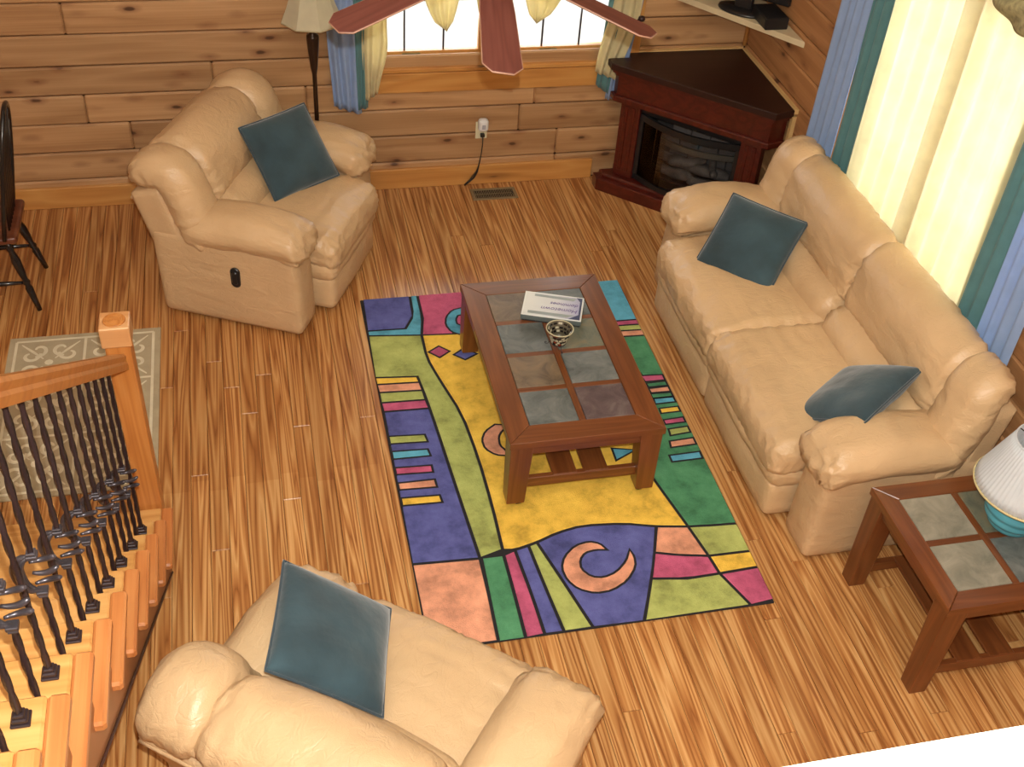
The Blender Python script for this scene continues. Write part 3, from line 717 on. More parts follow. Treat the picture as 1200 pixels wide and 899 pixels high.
RUG=[
('blue',0,[(-0.75,1.23),(-0.478,1.223),(-0.487,1.033),(-0.546,0.923),(-0.758,0.929)]),
('cyan',0,[(-0.478,1.223),(-0.434,1.225),(-0.438,1.006),(-0.467,0.854),(-0.758,0.887),(-0.758,0.929),(-0.546,0.923),(-0.487,1.033)]),
('pink',0,[(-0.434,1.225),(-0.167,1.228),(-0.156,0.831),(-0.467,0.854),(-0.438,1.006)]),
('cyan',1,[(-0.206,1.063),(-0.262,1.05),(-0.306,0.992),(-0.32,0.923),(-0.3,0.858),(-0.25,0.824),(-0.236,0.9),(-0.26,0.923),(-0.26,0.962),(-0.242,0.999),(-0.216,1.004)]),
('lime',0,[(-0.758,0.887),(-0.467,0.854),(-0.47,0.657),(-0.436,0.483),(-0.366,0.186),(-0.345,-0.131),(-0.342,-0.449),(-0.35,-0.734),(-0.46,-0.767),(-0.474,-0.537),(-0.492,-0.227),(-0.509,0.079),(-0.526,0.342),(-0.544,0.51),(-0.766,0.531)]),
('yellow',0,[(-0.766,0.531),(-0.544,0.51),(-0.538,0.463),(-0.764,0.475)]),
('peach',0,[(-0.764,0.475),(-0.538,0.463),(-0.532,0.397),(-0.76,0.41)]),
('lime',0,[(-0.76,0.41),(-0.532,0.397),(-0.528,0.322),(-0.76,0.33)]),
('pink',0,[(-0.76,0.33),(-0.528,0.322),(-0.52,0.254),(-0.756,0.26)]),
('blue',0,[(-0.756,0.26),(-0.52,0.254),(-0.509,0.079),(-0.492,-0.227),(-0.474,-0.537),(-0.46,-0.767),(-0.764,-0.752)]),
('lime',1,[(-0.764,0.07),(-0.578,0.058),(-0.572,0.01),(-0.764,0.021)]),
('cyan',1,[(-0.768,-0.039),(-0.58,-0.047),(-0.574,-0.09),(-0.768,-0.087)]),
('pink',1,[(-0.768,-0.152),(-0.58,-0.16),(-0.58,-0.202),(-0.764,-0.193)]),
('peach',1,[(-0.772,-0.255),(-0.58,-0.256),(-0.578,-0.303),(-0.768,-0.295)]),
('yellow',1,[(-0.77,-0.354),(-0.574,-0.362),(-0.57,-0.404),(-0.77,-0.398)]),
('peach',0,[(-0.46,-0.767),(-0.462,-0.966),(-0.471,-1.219),(-0.762,-1.219),(-0.764,-0.752)]),
('green',0,[(-0.454,-0.763),(-0.352,-0.764),(-0.352,-0.985),(-0.355,-1.224),(-0.472,-1.224),(-0.462,-0.966)]),
('pink',0,[(-0.352,-0.764),(-0.296,-0.743),(-0.279,-0.997),(-0.272,-1.218),(-0.355,-1.224),(-0.352,-0.985)]),
('blue',0,[(-0.296,-0.743),(-0.23,-0.728),(-0.21,-0.985),(-0.188,-1.219),(-0.272,-1.218),(-0.279,-0.997)]),
('lime',0,[(-0.23,-0.728),(-0.188,-0.715),(-0.127,-0.95),(-0.061,-1.218),(-0.188,-1.219),(-0.21,-0.985)]),
('blue',0,[(-0.188,-0.715),(-0.083,-0.674),(0.044,-0.649),(0.234,-0.666),(0.383,-0.709),(0.312,-0.899),(0.24,-1.06),(0.163,-1.223),(-0.061,-1.218),(-0.127,-0.95)]),
('peach',1,[(0.111,-0.81),(0.092,-0.773),(0.046,-0.753),(-0.022,-0.767),(-0.085,-0.821),(-0.113,-0.884),(-0.105,-0.954),(-0.071,-1.008),(-0.004,-1.043),(0.075,-1.039),(0.155,-0.997),(0.213,-0.928),(0.224,-0.871),(0.216,-0.832),(0.185,-0.89),(0.121,-0.947),(0.056,-0.968),(0.002,-0.954),(-0.033,-0.904),(-0.024,-0.849),(0.01,-0.811),(0.064,-0.802)]),
('peach',0,[(0.383,-0.709),(0.53,-0.733),(0.564,-0.919),(0.43,-0.892),(0.324,-0.86)]),
('pink',0,[(0.324,-0.86),(0.43,-0.892),(0.564,-0.919),(0.578,-1.025),(0.424,-1.029),(0.264,-1.003)]),
('lime',0,[(0.264,-1.003),(0.424,-1.029),(0.578,-1.025),(0.653,-1.219),(0.163,-1.223)]),
('lime',0,[(0.53,-0.733),(0.649,-0.744),(0.778,-0.751),(0.77,-0.922),(0.564,-0.919)]),
('yellow',0,[(0.564,-0.919),(0.77,-0.922),(0.77,-1.017),(0.578,-1.025)]),
('pink',0,[(0.578,-1.025),(0.77,-1.017),(0.774,-1.206),(0.653,-1.219)]),
('yellow',0,[(-0.467,0.854),(-0.156,0.831),(0.458,0.746),(0.457,0.233),(0.45,-0.313),(0.466,-0.414),(0.53,-0.733),(0.383,-0.709),(0.234,-0.666),(0.044,-0.649),(-0.083,-0.674),(-0.188,-0.715),(-0.296,-0.743),(-0.35,-0.734),(-0.342,-0.449),(-0.345,-0.131),(-0.366,0.186),(-0.436,0.483),(-0.47,0.657)]),
('pink',1,[(-0.45,0.698),(-0.392,0.738),(-0.344,0.69),(-0.402,0.647)]),
('blue',1,[(-0.32,0.657),(-0.258,0.704),(-0.202,0.648),(-0.27,0.61)]),
('peach',1,[(-0.149,0.063),(-0.216,0.079),(-0.274,0.037),(-0.302,-0.021),(-0.298,-0.084),(-0.256,-0.133),(-0.2,-0.147),(-0.202,-0.117),(-0.226,-0.073),(-0.22,-0.012),(-0.194,0.031)]),
('cyan',1,[(0.324,-0.179),(0.432,-0.206),(0.322,-0.259)]),
('cyan',0,[(0.617,1.238),(0.802,1.227),(0.785,0.831),(0.58,0.833)]),
('pink',0,[(0.58,0.833),(0.785,0.831),(0.783,0.785),(0.605,0.79)]),
('lime',0,[(0.605,0.79),(0.783,0.785),(0.785,0.735),(0.604,0.742)]),
('peach',0,[(0.604,0.742),(0.785,0.735),(0.783,0.683),(0.613,0.69)]),
('green',0,[(0.613,0.69),(0.783,0.683),(0.778,0.337),(0.644,0.347),(0.605,0.498)]),
('green',0,[(0.644,0.347),(0.778,0.337),(0.778,-0.193),(0.827,-0.37),(0.778,-0.751),(0.649,-0.744),(0.53,-0.733),(0.466,-0.414),(0.45,-0.313),(0.447,-0.033)]),
('pink',1,[(0.636,0.34),(0.778,0.332),(0.777,0.293),(0.645,0.294)]),
('green',1,[(0.646,0.276),(0.779,0.278),(0.779,0.248),(0.649,0.248)]),
('peach',1,[(0.646,0.232),(0.782,0.235),(0.782,0.2),(0.649,0.202)]),
('green',1,[(0.642,0.19),(0.782,0.186),(0.782,0.159),(0.644,0.158)]),
('cyan',1,[(0.647,0.151),(0.775,0.149),(0.779,0.115),(0.644,0.114)]),
('yellow',1,[(0.654,0.072),(0.778,0.074),(0.778,0.041),(0.652,0.039)]),
('pink',1,[(0.646,-0.016),(0.774,-0.009),(0.774,-0.042),(0.647,-0.045)]),
('lime',1,[(0.651,-0.086),(0.773,-0.08),(0.774,-0.119),(0.647,-0.129)]),
('peach',1,[(0.628,-0.173),(0.778,-0.166),(0.773,-0.208),(0.622,-0.213)]),
('cyan',1,[(0.594,-0.271),(0.751,-0.267),(0.749,-0.31),(0.594,-0.312)]),
 ('green',0,[(0.458,0.746),(0.600,0.700),(0.613,0.690),(0.605,0.498),(0.644,0.347),(0.447,-0.033),(0.457,0.233)]),
 ('peach',0,[(-0.167,1.228),(0.200,1.228),(0.220,0.800),(-0.156,0.831)]),
 ('lime',0,[(0.200,1.228),(0.617,1.238),(0.580,0.833),(0.600,0.720),(0.458,0.746),(0.220,0.800)]),
]
# ================================================================== AREA RUG
rug = MB()
rug.box((0, 0, 0.005), (1.524, 2.438, 0.010), 0.003)
rugo = rug.build('area_rug', plain('black_rug_base', (0.014, 0.013, 0.016), 0.95))
rugo.location = (1.2745, 4.0239, 0.0); tag(rugo, 'multicoloured patchwork rug with black outlines beneath the coffee table', 'rug')
RC = {'blue': (0.105, 0.115, 0.33), 'cyan': (0.11, 0.38, 0.52), 'pink': (0.50, 0.105, 0.20), 'lime': (0.40, 0.45, 0.135),
      'yellow': (0.80, 0.51, 0.075), 'peach': (0.73, 0.34, 0.21), 'green': (0.078, 0.255, 0.125)}
RM = {k: mottled('rug_pile_'+k, v) for k, v in RC.items()}
def clampp(p): return (max(-0.7685, min(0.7685, p[0])), max(-1.2255, min(1.2255, p[1])))
def dedupe(p):
    o = []
    for q in p:
        if not o or (abs(q[0]-o[-1][0])+abs(q[1]-o[-1][1])) > 0.004: o.append(q)
    if abs(o[0][0]-o[-1][0])+abs(o[0][1]-o[-1][1]) < 0.004: o.pop()
    return o
def smooth_poly(p, big):
    """round long curved outlines once (Chaikin on shallow corners only)"""
    n = len(p); out = []
    for i in range(n):
        a, b, c = Vector(p[i-1]), Vector(p[i]), Vector(p[(i+1) % n])
        ang = (b-a).angle(c-b, 0)
        if ang < 0.8 and n > 5:
            out += [tuple(b.lerp(a, 0.22)), tuple(b.lerp(c, 0.22))]
        else: out.append(tuple(b))
    return out
for col, lvl, p in RUG:
    p = dedupe([clampp(q) if not lvl else (max(-0.752, min(0.752, q[0])), q[1]) for q in p])
    p = smooth_poly(p, lvl)
    mb = MB()
    if lvl:
        mb.prism(offset_poly(p, -0.008), 0.008, 0.0152, mi=1)
        mb.prism(offset_poly(p, 0.002), 0.009, 0.0175, bev=0.003)
    else:
        mb.prism(offset_poly(p, 0.0075), 0.006, 0.0145, bev=0.003)
    mb.build('pile_patch', [RM[col], rugo.data.materials[0]], rugo)

# ================================================================== TILED TABLES
SL = [slate('slate_grey', (0.070, 0.080, 0.076), (0.125, 0.140, 0.132), (0.19, 0.20, 0.185)),
      slate('slate_rust', (0.085, 0.060, 0.038), (0.16, 0.115, 0.070), (0.22, 0.15, 0.085)),
      slate('slate_green', (0.075, 0.088, 0.068), (0.14, 0.15, 0.105), (0.21, 0.165, 0.09)),
      slate('slate_purple', (0.060, 0.040, 0.042), (0.105, 0.070, 0.070), (0.16, 0.125, 0.115)),
      slate('slate_pale', (0.17, 0.165, 0.125), (0.25, 0.235, 0.18), (0.33, 0.30, 0.23))]
def tiled_table(root, W, L, H, nx, ny, border, tiles, leg, castered, shelf_along_y=True):
    hx, hy = W/2, L/2; th = 0.035
    # mitred frame of the top, four boards
    o = [(-hx, -hy), (hx, -hy), (hx, hy), (-hx, hy)]; i_ = [(-hx+border, -hy+border), (hx-border, -hy+border), (hx-border, hy-border), (-hx+border, hy-border)]
    for k in range(4):
        j = (k+1) % 4
        q = [o[k], o[j], i_[j], i_[k]]
        mb = MB(); mb.prism(offset_poly(q, 0.0006), H-th, H, bev=0.003)
        mb.build('top_frame', M['cherryx' if k % 2 == 0 else 'cherry'], root)
    ix, iy = 2*(hx-border), 2*(hy-border); g = 0.030
    tw, tl = (ix-(nx-1)*g)/nx, (iy-(ny-1)*g)/ny
    MB().box((0, 0, H-0.026), (ix+0.01, iy+0.01, 0.012)).build('tile_bed', M['cherryx'], root)
    for a in range(1, nx):
        MB().box((-ix/2+a*tw+(a-0.5)*g, 0, H-0.013), (g, iy, 0.022), 0.002).build('top_divider', M['cherry'], root)
    for b in range(1, ny):
        for a in range(nx):
            MB().box((-ix/2+tw/2+a*(tw+g), -iy/2+b*tl+(b-0.5)*g, H-0.013), (tw, g, 0.021), 0.002).build('top_divider', M['cherryx'], root)
    for b in range(ny):
        for a in range(nx):
            m_ = SL[tiles[b][a]]
            t = MB().box((0, 0, 0), (tw-0.003, tl-0.003, 0.014), 0.002).build('slate_tile', m_, root)
            t.location = (-ix/2+tw/2+a*(tw+g), -iy/2+tl/2+b*(tl+g), H-0.0085)
    # aprons
    zt = H-th; ah = 0.055
    for s in (-1, 1):
        MB().box((s*(hx-0.035), 0, zt-ah/2), (0.022, L-0.12, ah)).build('apron', M['cherry'], root)
        MB().box((0, s*(hy-0.030), zt-ah/2), (W-0.12, 0.022, ah)).build('apron', M['cherryx'], root)
    z0 = 0.045 if castered else 0.0
    for sx in (-1, 1):
        for sy in (-1, 1):
            lt, lb = leg
            def rect(w, z, out):
                x1 = sx*(hx-0.008+out); x0 = x1-sx*w; y1 = sy*(hy-0.008+out); y0 = y1-sy*w
                return [(x0, y0, z), (x1, y0, z), (x1, y1, z), (x0, y1, z)]
            b_, t_ = rect(lb, z0, 0.0), rect(lt, zt, 0.0)
            if sx*sy < 0: b_, t_ = b_[::-1], t_[::-1]
            lg = MB().hexa(b_, t_).build('leg', M['cherryz'], root)
            md = lg.modifiers.new('bevel', 'BEVEL'); md.width = 0.004; md.segments = 2
            if castered:
                cx_, cy_ = sx*(hx-0.008-lb/2-0.018), sy*(hy-0.008-lb/2+0.012)
                MB().tube([(cx_-0.011, cy_, 0.0395), (cx_+0.011, cy_, 0.0395)], 0.0215, 14).tube([(cx_, cy_, 0.035), (cx_, cy_, 0.06)], 0.010, 8).build('caster', M['bronze'], lg)
    # low stretchers at the two ends and slats between them
    zs = z0+0.095
    for s in (-1, 1):
        MB().box((0, s*(hy-0.055), zs), (W-0.15, 0.028, 0.055), 0.003).build('stretcher', M['cherryx'], root)
    for s in (-1, 1):
        MB().box((s*0.075, 0, zs+0.022), (0.115, L-0.09, 0.016), 0.003).build('shelf_slat', M['cherry'], root)

ct = thing('coffee_table', 'cherry wood coffee table with eight slate tiles on the patchwork rug', 'table', (1.340, 4.112, 0.0175), 0.0)
tiled_table(ct, 0.7235, 1.2172, 0.4335, 2, 4, 0.113, [[0, 3], [1, 0], [0, 2], [1, 0]], (0.105, 0.085), True)
et = thing('end_table', 'cherry wood end table with pale slate tiles beside the sofa', 'table', (2.740, 2.592, 0.0), 0.0)
tiled_table(et, 0.68, 0.66, 0.55, 2, 2, 0.085, [[4, 0], [4, 2]], (0.095, 0.075), False)

# ---- table lamp
tl = thing('table_lamp', 'turquoise ribbed table lamp with white pleated shade on end table', 'lamp', (2.875, 2.635, 0.55))
turq = plain('turquoise_glaze', (0.08, 0.35, 0.45), 0.22, var=0.25, scale=5, coat=0.4)
prof = [(0.0, 0.0), (0.070, 0.0), (0.078, 0.006)]
for i in range(29):
    t = i/28
    r = 0.078+0.062*math.sin(t*PI*0.86)**0.9-0.030*t
    prof.append((r+0.0035*math.sin(t*PI*9), 0.008+0.205*t))
prof += [(0.030, 0.222), (0.022, 0.235), (0.0, 0.236)]
MB().lathe(prof, 40).build('base', turq, tl)
MB().lathe([(0.010, 0.232), (0.010, 0.29), (0.018, 0.295), (0.018, 0.34), (0.0, 0.34)], 14).build('socket', M['bronze'], tl)
def pleated(r0, z0, r1, z1, npl, amp, thick=0.003, seg_z=6):
    mb = MB(); N = npl*4; vs = []; fs = []
    for i in range(seg_z+1):
        t = i/seg_z; r = r0+(r1-r0)*t; z = z0+(z1-z0)*t
        for k in range(N):
            a = 2*PI*k/N; rr = r+amp*math.cos(npl*a)
            vs.append((rr*math.cos(a), rr*math.sin(a), z))
    for i in range(seg_z):
        for k in range(N): fs.append((i*N+k, i*N+(k+1) % N, (i+1)*N+(k+1) % N, (i+1)*N+k))
    mb.add(vs, fs, True); return mb
sh_mat = cloth('white_pleated_shade', (0.78, 0.82, 0.85), translucent=0.35, var=0.03)
shd = pleated(0.205, 0.215, 0.120, 0.455, 64, 0.0016).build('shade', sh_mat, tl)
sm = shd.modifiers.new('solid', 'SOLIDIFY'); sm.thickness = 0.003
ring = lambda r, z, rad: [(r*math.cos(2*PI*k/48), r*math.sin(2*PI*k/48), z) for k in range(48)]
MB().tube(ring(0.205, 0.216, 0), 0.005, 6, closed=True).build('shade_trim', plain('shade_trim_gold', (0.55, 0.47, 0.24), 0.6), shd)
MB().tube(ring(0.120, 0.454, 0), 0.004, 6, closed=True).build('shade_trim', sh_mat, shd)
hp = MB()
for k in range(3): hp.tube([(0, 0, 0.435), (0.12*math.cos(k*2.094), 0.12*math.sin(k*2.094), 0.45)], 0.002, 6)
hp.tube([(0, 0, 0.33), (0, 0, 0.465)], 0.003, 6).lathe([(0, 0.462), (0.009, 0.466), (0.009, 0.475), (0, 0.482)], 10)
hp.build('finial', M['bronze'], tl)

# ---- floor lamp
fl_ = thing('floor_lamp', 'bronze floor lamp with cream bell shade behind the recliner', 'lamp', (0.385, 6.20, 0))
MB().lathe([(0, 0), (0.135, 0), (0.14, 0.012), (0.12, 0.03), (0.05, 0.045), (0.025, 0.07), (0.014, 0.1), (0, 0.1)], 32).build('base', M['bronze'], fl_)
MB().lathe([(0.013, 0.09), (0.013, 0.93), (0.016, 0.95), (0.020, 0.97), (0.032, 1.09), (0.036, 1.15), (0.034, 1.165), (0.018, 1.175), (0.020, 1.19), (0.024, 1.2), (0.014, 1.23), (0.012, 1.36), (0, 1.36)], 20).build('pole', M['bronze'], fl_)
mb = MB(); prof = [(0.172, 1.252), (0.163, 1.275), (0.142, 1.325), (0.118, 1.395), (0.100, 1.475), (0.090, 1.555)]
mb.lathe(prof, 8, cap=False, flat=True)
cream = cloth('cream_lamp_shade', (0.62, 0.57, 0.40), translucent=0.3, var=0.05)
s_ = mb.build('shade', cream, fl_); sm = s_.modifiers.new('solid', 'SOLIDIFY'); sm.thickness = 0.003
s_.rotation_euler = (0, 0, 0.2)
MB().tube([(0.172*math.cos(k*PI/4), 0.172*math.sin(k*PI/4), 1.252) for k in range(8)], 0.004, 6, closed=True).build('shade_trim', plain('tan_braid', (0.40, 0.33, 0.19), 0.8), s_)

# ---- boxed game on the coffee table
bx = thing('game_box', 'flat silver box with purple lettering on the coffee table', 'box', (1.395, 4.418, 0.451), math.radians(-20))
MB().box((0, 0, 0.0165), (0.292, 0.192, 0.033), 0.002).build('tray', plain('black_card', (0.02, 0.022, 0.026), 0.4), bx)
lid = MB().box((0, 0, 0.025), (0.302, 0.202, 0.027), 0.002).build('lid', plain('grey_green_card', (0.10, 0.125, 0.12), 0.3, coat=0.4), bx)
MB().box((0, 0, 0.0390), (0.300, 0.200, 0.0012)).build('silver_border', plain('silver_foil_card', (0.72, 0.76, 0.75), 0.3, metal=0.3, var=0.04), lid)
mt, nt, b = new_mat('silver_violet_print')
mp = coords(nt, (1, 1, 1), rand=False)
sx = nd(nt, 'ShaderNodeSeparateXYZ'); lk(nt, mp, 0, sx, 0)
mr = nd(nt, 'ShaderNodeMapRange'); mr.inputs['From Min'].default_value = -0.13; mr.inputs['From Max'].default_value = 0.14; lk(nt, sx, 'X', mr, 'Value')
r = ramp(nt, [(0.0, (0.72, 0.76, 0.76)), (0.55, (0.60, 0.63, 0.68)), (1.0, (0.36, 0.37, 0.56))]); lk(nt, mr, 0, r, 0); lk(nt, r, 0, b, 'Base Color')
b.inputs['Roughness'].default_value = 0.25; b.inputs['Coat Weight'].default_value = 0.5
MB().box((0, 0, 0.0399), (0.284, 0.184, 0.0014)).build('printed_panel', mt, lid)
navy = plain('navy_print', (0.035, 0.045, 0.11), 0.35)
band = plain('grey_green_print', (0.28, 0.33, 0.33), 0.3)
MB().prism([(0.142, -0.092), (0.142, 0.092), (0.112, 0.092), (0.132, 0.06), (0.132, -0.05), (0.085, -0.092)], 0.0406, 0.0410).build('corner_print', navy, lid)
MB().prism([(-0.10, 0.066), (0.10, 0.060), (0.112, 0.082), (-0.10, 0.084)], 0.0406, 0.0409).prism([(-0.12, -0.082), (0.075, -0.084), (0.115, -0.058), (-0.12, -0.060)], 0.0406, 0.0409).build('printed_band', band, lid)
violet = plain('violet_ink', (0.11, 0.07, 0.25), 0.4)
def lettering(txt, size, loc, rz, mat, parent, name='lettering', shear=0.25, ext=0.0003):
    cu_ = bpy.data.curves.new(name, 'FONT'); cu_.body = txt; cu_.size = size; cu_.shear = shear; cu_.extrude = ext; cu_.align_x = 'LEFT'
    tmp = bpy.data.objects.new('tmp', cu_); me_ = bpy.data.meshes.new_from_object(tmp); bpy.data.objects.remove(tmp); me_.name = name
    o = bpy.data.objects.new(name, me_); COL.objects.link(o); me_.materials.clear(); me_.materials.append(mat); o.parent = parent; o.location = loc; o.rotation_euler = (0, 0, rz); return o
lettering('Hometown', 0.040, (0.128, -0.014, 0.0412), PI, violet, lid)
lettering('dominoes', 0.036, (0.128, 0.032, 0.0412), PI, violet, lid)

# ---- mosaic votive holder
vt = thing('votive_holder', 'small mosaic glass candle cup on wire feet on the coffee table', 'candle holder', (1.357, 4.150, 0.451))
cupm = plain('smoky_glass_cup', (0.10, 0.085, 0.055), 0.25, coat=0.5)
MB().lathe([(0, 0.022), (0.033, 0.022), (0.042, 0.055), (0.052, 0.088), (0.064, 0.105), (0.066, 0.108), (0.060, 0.106), (0.047, 0.088), (0.037, 0.055), (0.028, 0.028), (0, 0.028)], 26).build('cup', cupm, vt)
chips = [plain('mosaic_clear', (0.45, 0.42, 0.30), 0.15, coat=0.5), plain('mosaic_dark', (0.012, 0.010, 0.010), 0.15, coat=0.5), plain('mosaic_red', (0.22, 0.03, 0.015), 0.15, coat=0.5)]
mb = MB(); rr = random.Random(5)
for row, (r, z, tl_) in enumerate(((0.0365, 0.034, 0.25), (0.0405, 0.048, 0.25), (0.0450, 0.063, 0.28), (0.0490, 0.078, 0.32), (0.0555, 0.094, 0.6))):
    for k in range(15):
        aa = 2*PI*(k+0.5*(row % 2))/15
        mb.box((0, 0, 0), (0.004, 2*PI*r/15*0.78, 0.0105), 0.001, T(r*math.cos(aa), r*math.sin(aa), z) @ rotZ(aa) @ Matrix.Rotation(tl_, 4, 'Y'), mi=rr.choice([0, 0, 1, 1, 1, 2]))
for row, (r, z) in enumerate(((0.038, 0.064), (0.0435, 0.080), (0.0530, 0.0985))):
    for k in range(13):
        aa = 2*PI*(k+0.3*row)/13
        mb.box((0, 0, 0), (0.003, 2*PI*r/13*0.75, 0.0105), 0.001, T(r*math.cos(aa), r*math.sin(aa), z) @ rotZ(aa) @ Matrix.Rotation(0.4, 4, 'Y'), mi=rr.choice([0, 0, 1, 1]))
o = mb.build('mosaic', chips, vt); o['kind'] = 'stuff'
MB().tube(ring(0.065, 0.1075, 0), 0.003, 8, closed=True).build('rim', plain('pale_glass_rim', (0.50, 0.46, 0.30), 0.15, coat=0.5), vt)
mb = MB(); mb.tube(ring(0.036, 0.024, 0), 0.0018, 6, closed=True)
for k in range(3):
    aa = 0.6+k*2.094; c_, s2 = math.cos(aa), math.sin(aa)
    pts = [(0.036*c_, 0.036*s2, 0.024), (0.045*c_, 0.045*s2, 0.018), (0.052*c_, 0.052*s2, 0.004), (0.062*c_, 0.062*s2, 0.002), (0.068*c_, 0.068*s2, 0.009), (0.062*c_, 0.062*s2, 0.014), (0.058*c_, 0.058*s2, 0.010)]
    mb.tube(pts, 0.0018, 6)
mb.build('wire_stand', M['iron'], vt)

# ================================================================== STAIRCASE
st = thing('staircase', 'wooden staircase with twisted iron balusters along the left edge', 'staircase', (-1.0, 3.4, 0))
def yk(k): return 2.5857-0.2565*k
def zk(k): return 0.9818+0.19755*k
XR, XB, XL = -0.483, -0.530, -1.55
K0, K1 = -4, 7
BX = -0.575
def bal_top(y): return 1.527+0.765*(2.989-y)-0.055
proto_plain = proto_bask = None
def rod(z0, z1, basket):
    mb = MB(); n = 34; h = 0.0066
    def seg(za, zb, tw):
        N = max(4, int((zb-za)/0.018)); vs = []; fs = []
        for i in range(N+1):
            z = za+(zb-za)*i/N; an = tw*(z-za)*20
            for q in range(4):
                aa = an+PI/4+q*PI/2
                vs.append((h*1.35*math.cos(aa), h*1.35*math.sin(aa), z))
        for i in range(N):
            for q in range(4): fs.append((i*4+q, i*4+(q+1) % 4, (i+1)*4+(q+1) % 4, (i+1)*4+q))
        mb.add(vs, fs, True)
    if basket is None: seg(z0, z1, 1)
    else:
        seg(z0, basket-0.065, 1); seg(basket+0.065, z1, 1)
    return mb
for k in range(K0, K1+1):
    y, z = yk(k), zk(k)
    MB().box(((XL+XB)/2, y-0.14, z-0.018), (XB-XL, 0.28, 0.036), 0.006).build('tread', M['tread'], st, world=True)
    MB().box(((XR+XB)/2, y-0.167, z-0.018), (XR-XB-0.001, 0.334, 0.036), 0.008).build('tread_return', M['return'], st, world=True)
    MB().box(((XL+XB)/2, y-0.04, z-0.036-0.0805), (XB-XL, 0.018, 0.161)).build('riser', M['tread'], st, world=True)
# stringer: saw-toothed top hidden under the treads, straight lower edge
pts = []
y_end = yk(K0)-0.03
low = lambda y: max(0.0, 0.25+0.755*(3.07-y))
top = []
for k in range(K0, K1+1):
    top += [(yk(k)-0.03, zk(k)-0.036), (yk(k+1)-0.03, zk(k)-0.036)]
poly = [(y_end, 0.0)]+top+[(yk(K1+1)-0.03, low(yk(K1+1))), (3.40, 0.001)]
mb = MB(); n = len(poly)
vs = [(-0.538, a_, b_) for a_, b_ in poly]+[(-0.512, a_, b_) for a_, b_ in poly]
mb.add(vs, [list(range(n)), list(range(n, 2*n))[::-1]]+[(i, n+i, n+(i+1) % n, (i+1) % n) for i in range(n)])
mb.build('stringer', M['string'], st, world=True)
MB().tube([(-0.505, 3.395, 0.012), (-0.505, yk(K1+1)-0.03, low(yk(K1+1)))], 0.005, 6).build('stringer_edge_line', plain('dark_edge_line', (0.045, 0.014, 0.009), 0.5), st, world=True)  # dark line drawn along the stringer's straight lower edge
def basket(cz):
    mb = MB()
    for dz in (-0.062, 0.062):
        mb.box((0, 0, cz+dz), (0.026, 0.026, 0.012), 0.002).box((0, 0, cz+dz*1.18), (0.021, 0.021, 0.006), 0.001)
    # a bowed band on one side, three curled prongs on the other
    for dx, dy, rr_ in ((-0.044, 0.006, 0.0165), (-0.036, -0.014, 0.010)):
        pts = []
        for i in range(15):
            a = PI*i/14
            pts.append((dx*math.sin(a)**0.7, dy*math.sin(a), cz+0.058*math.cos(a)))
        mb.tube(pts, [0.004+(rr_-0.004)*math.sin(PI*i/14) for i in range(15)], 10)
    for zz, dy in ((0.040, 0.010), (0.004, 0.0), (-0.034, 0.012)):
        pts = []
        for i in range(9):
            t = i/8
            pts.append((-0.010+0.058*t, dy*math.sin(PI*t), cz+zz-0.006*math.sin(PI*t)+0.012*t**3))
        mb.tube(pts, [0.004, 0.005, 0.006, 0.0065, 0.007, 0.0075, 0.008, 0.0075, 0.004], 8)
    return mb
silver = plain('worn_steel_basket', (0.085, 0.075, 0.085), 0.32, metal=0.6, var=0.4, scale=20)
for k in range(K0+1, K1+1):
    for rear in (0, 1):
        y = yk(k)-0.058-0.128*rear; z = zk(k)
        if k == K1 and rear: continue
        zt = bal_top(y)
        o = rod(z, zt, (z+zt)/2-0.06 if rear else None).build('baluster', M['iron'], st)
        o.location = Vector((BX, y, 0))-st.location
        sh = MB().box((0, 0, z+0.004), (0.040, 0.040, 0.008), 0.002).box((0, 0, z+0.014), (0.032, 0.032, 0.014), 0.003).box((0, 0, z+0.025), (0.023, 0.023, 0.012), 0.002).build('baluster_shoe', M['iron'], o)
        if rear: basket((z+zt)/2-0.06).build('baluster_basket', silver, o)
# handrail: a moulded section swept along the slope
ya, yb = 3.585, 1.0
sec = [(-0.030, -0.055), (0.030, -0.055), (0.032, -0.035), (0.026, -0.026), (0.031, -0.010), (0.024, 0.0), (-0.024, 0.0), (-0.031, -0.010), (-0.026, -0.026), (-0.032, -0.035)]
rt = lambda y: 1.527+0.765*(2.989-y)
n = len(sec); vs = [(BX+a_, y, rt(y)+b_*1.45) for y in (ya, yb) for a_, b_ in sec]
MB().add(vs, [list(range(n))[::-1], list(range(n, 2*n))]+[(i, (i+1) % n, n+(i+1) % n, n+i) for i in range(n)]).build('handrail', M['rail'], st, world=True)
# newel post with rosette cap
NX, NY = -0.575, 3.668
npost = MB().box((NX, NY, 0.54), (0.094, 0.094, 1.08), 0.004).build('newel_post', M['newel'], st, world=True)
pale = wood('pale_newel_cap', [(0.0, (0.56, 0.25, 0.085)), (0.5, (0.66, 0.34, 0.14)), (1.0, (0.72, 0.42, 0.19))], axis='X', k=4, rough=0.3, stretch=10, bump=0.02)
MB().box((NX, NY, 1.125), (0.112, 0.112, 0.092), 0.004).build('newel_cap', pale, npost, world=True)
MB().lathe([(0.043, 1.171), (0.041, 1.175), (0.037, 1.1735), (0.033, 1.1725), (0.029, 1.1765), (0.025, 1.1735), (0.021, 1.1725), (0.016, 1.177), (0.010, 1.1745), (0.006, 1.1775), (0.0, 1.178)], 32, (NX, NY, 0)).build('rosette', M['newel'], npost, world=True)

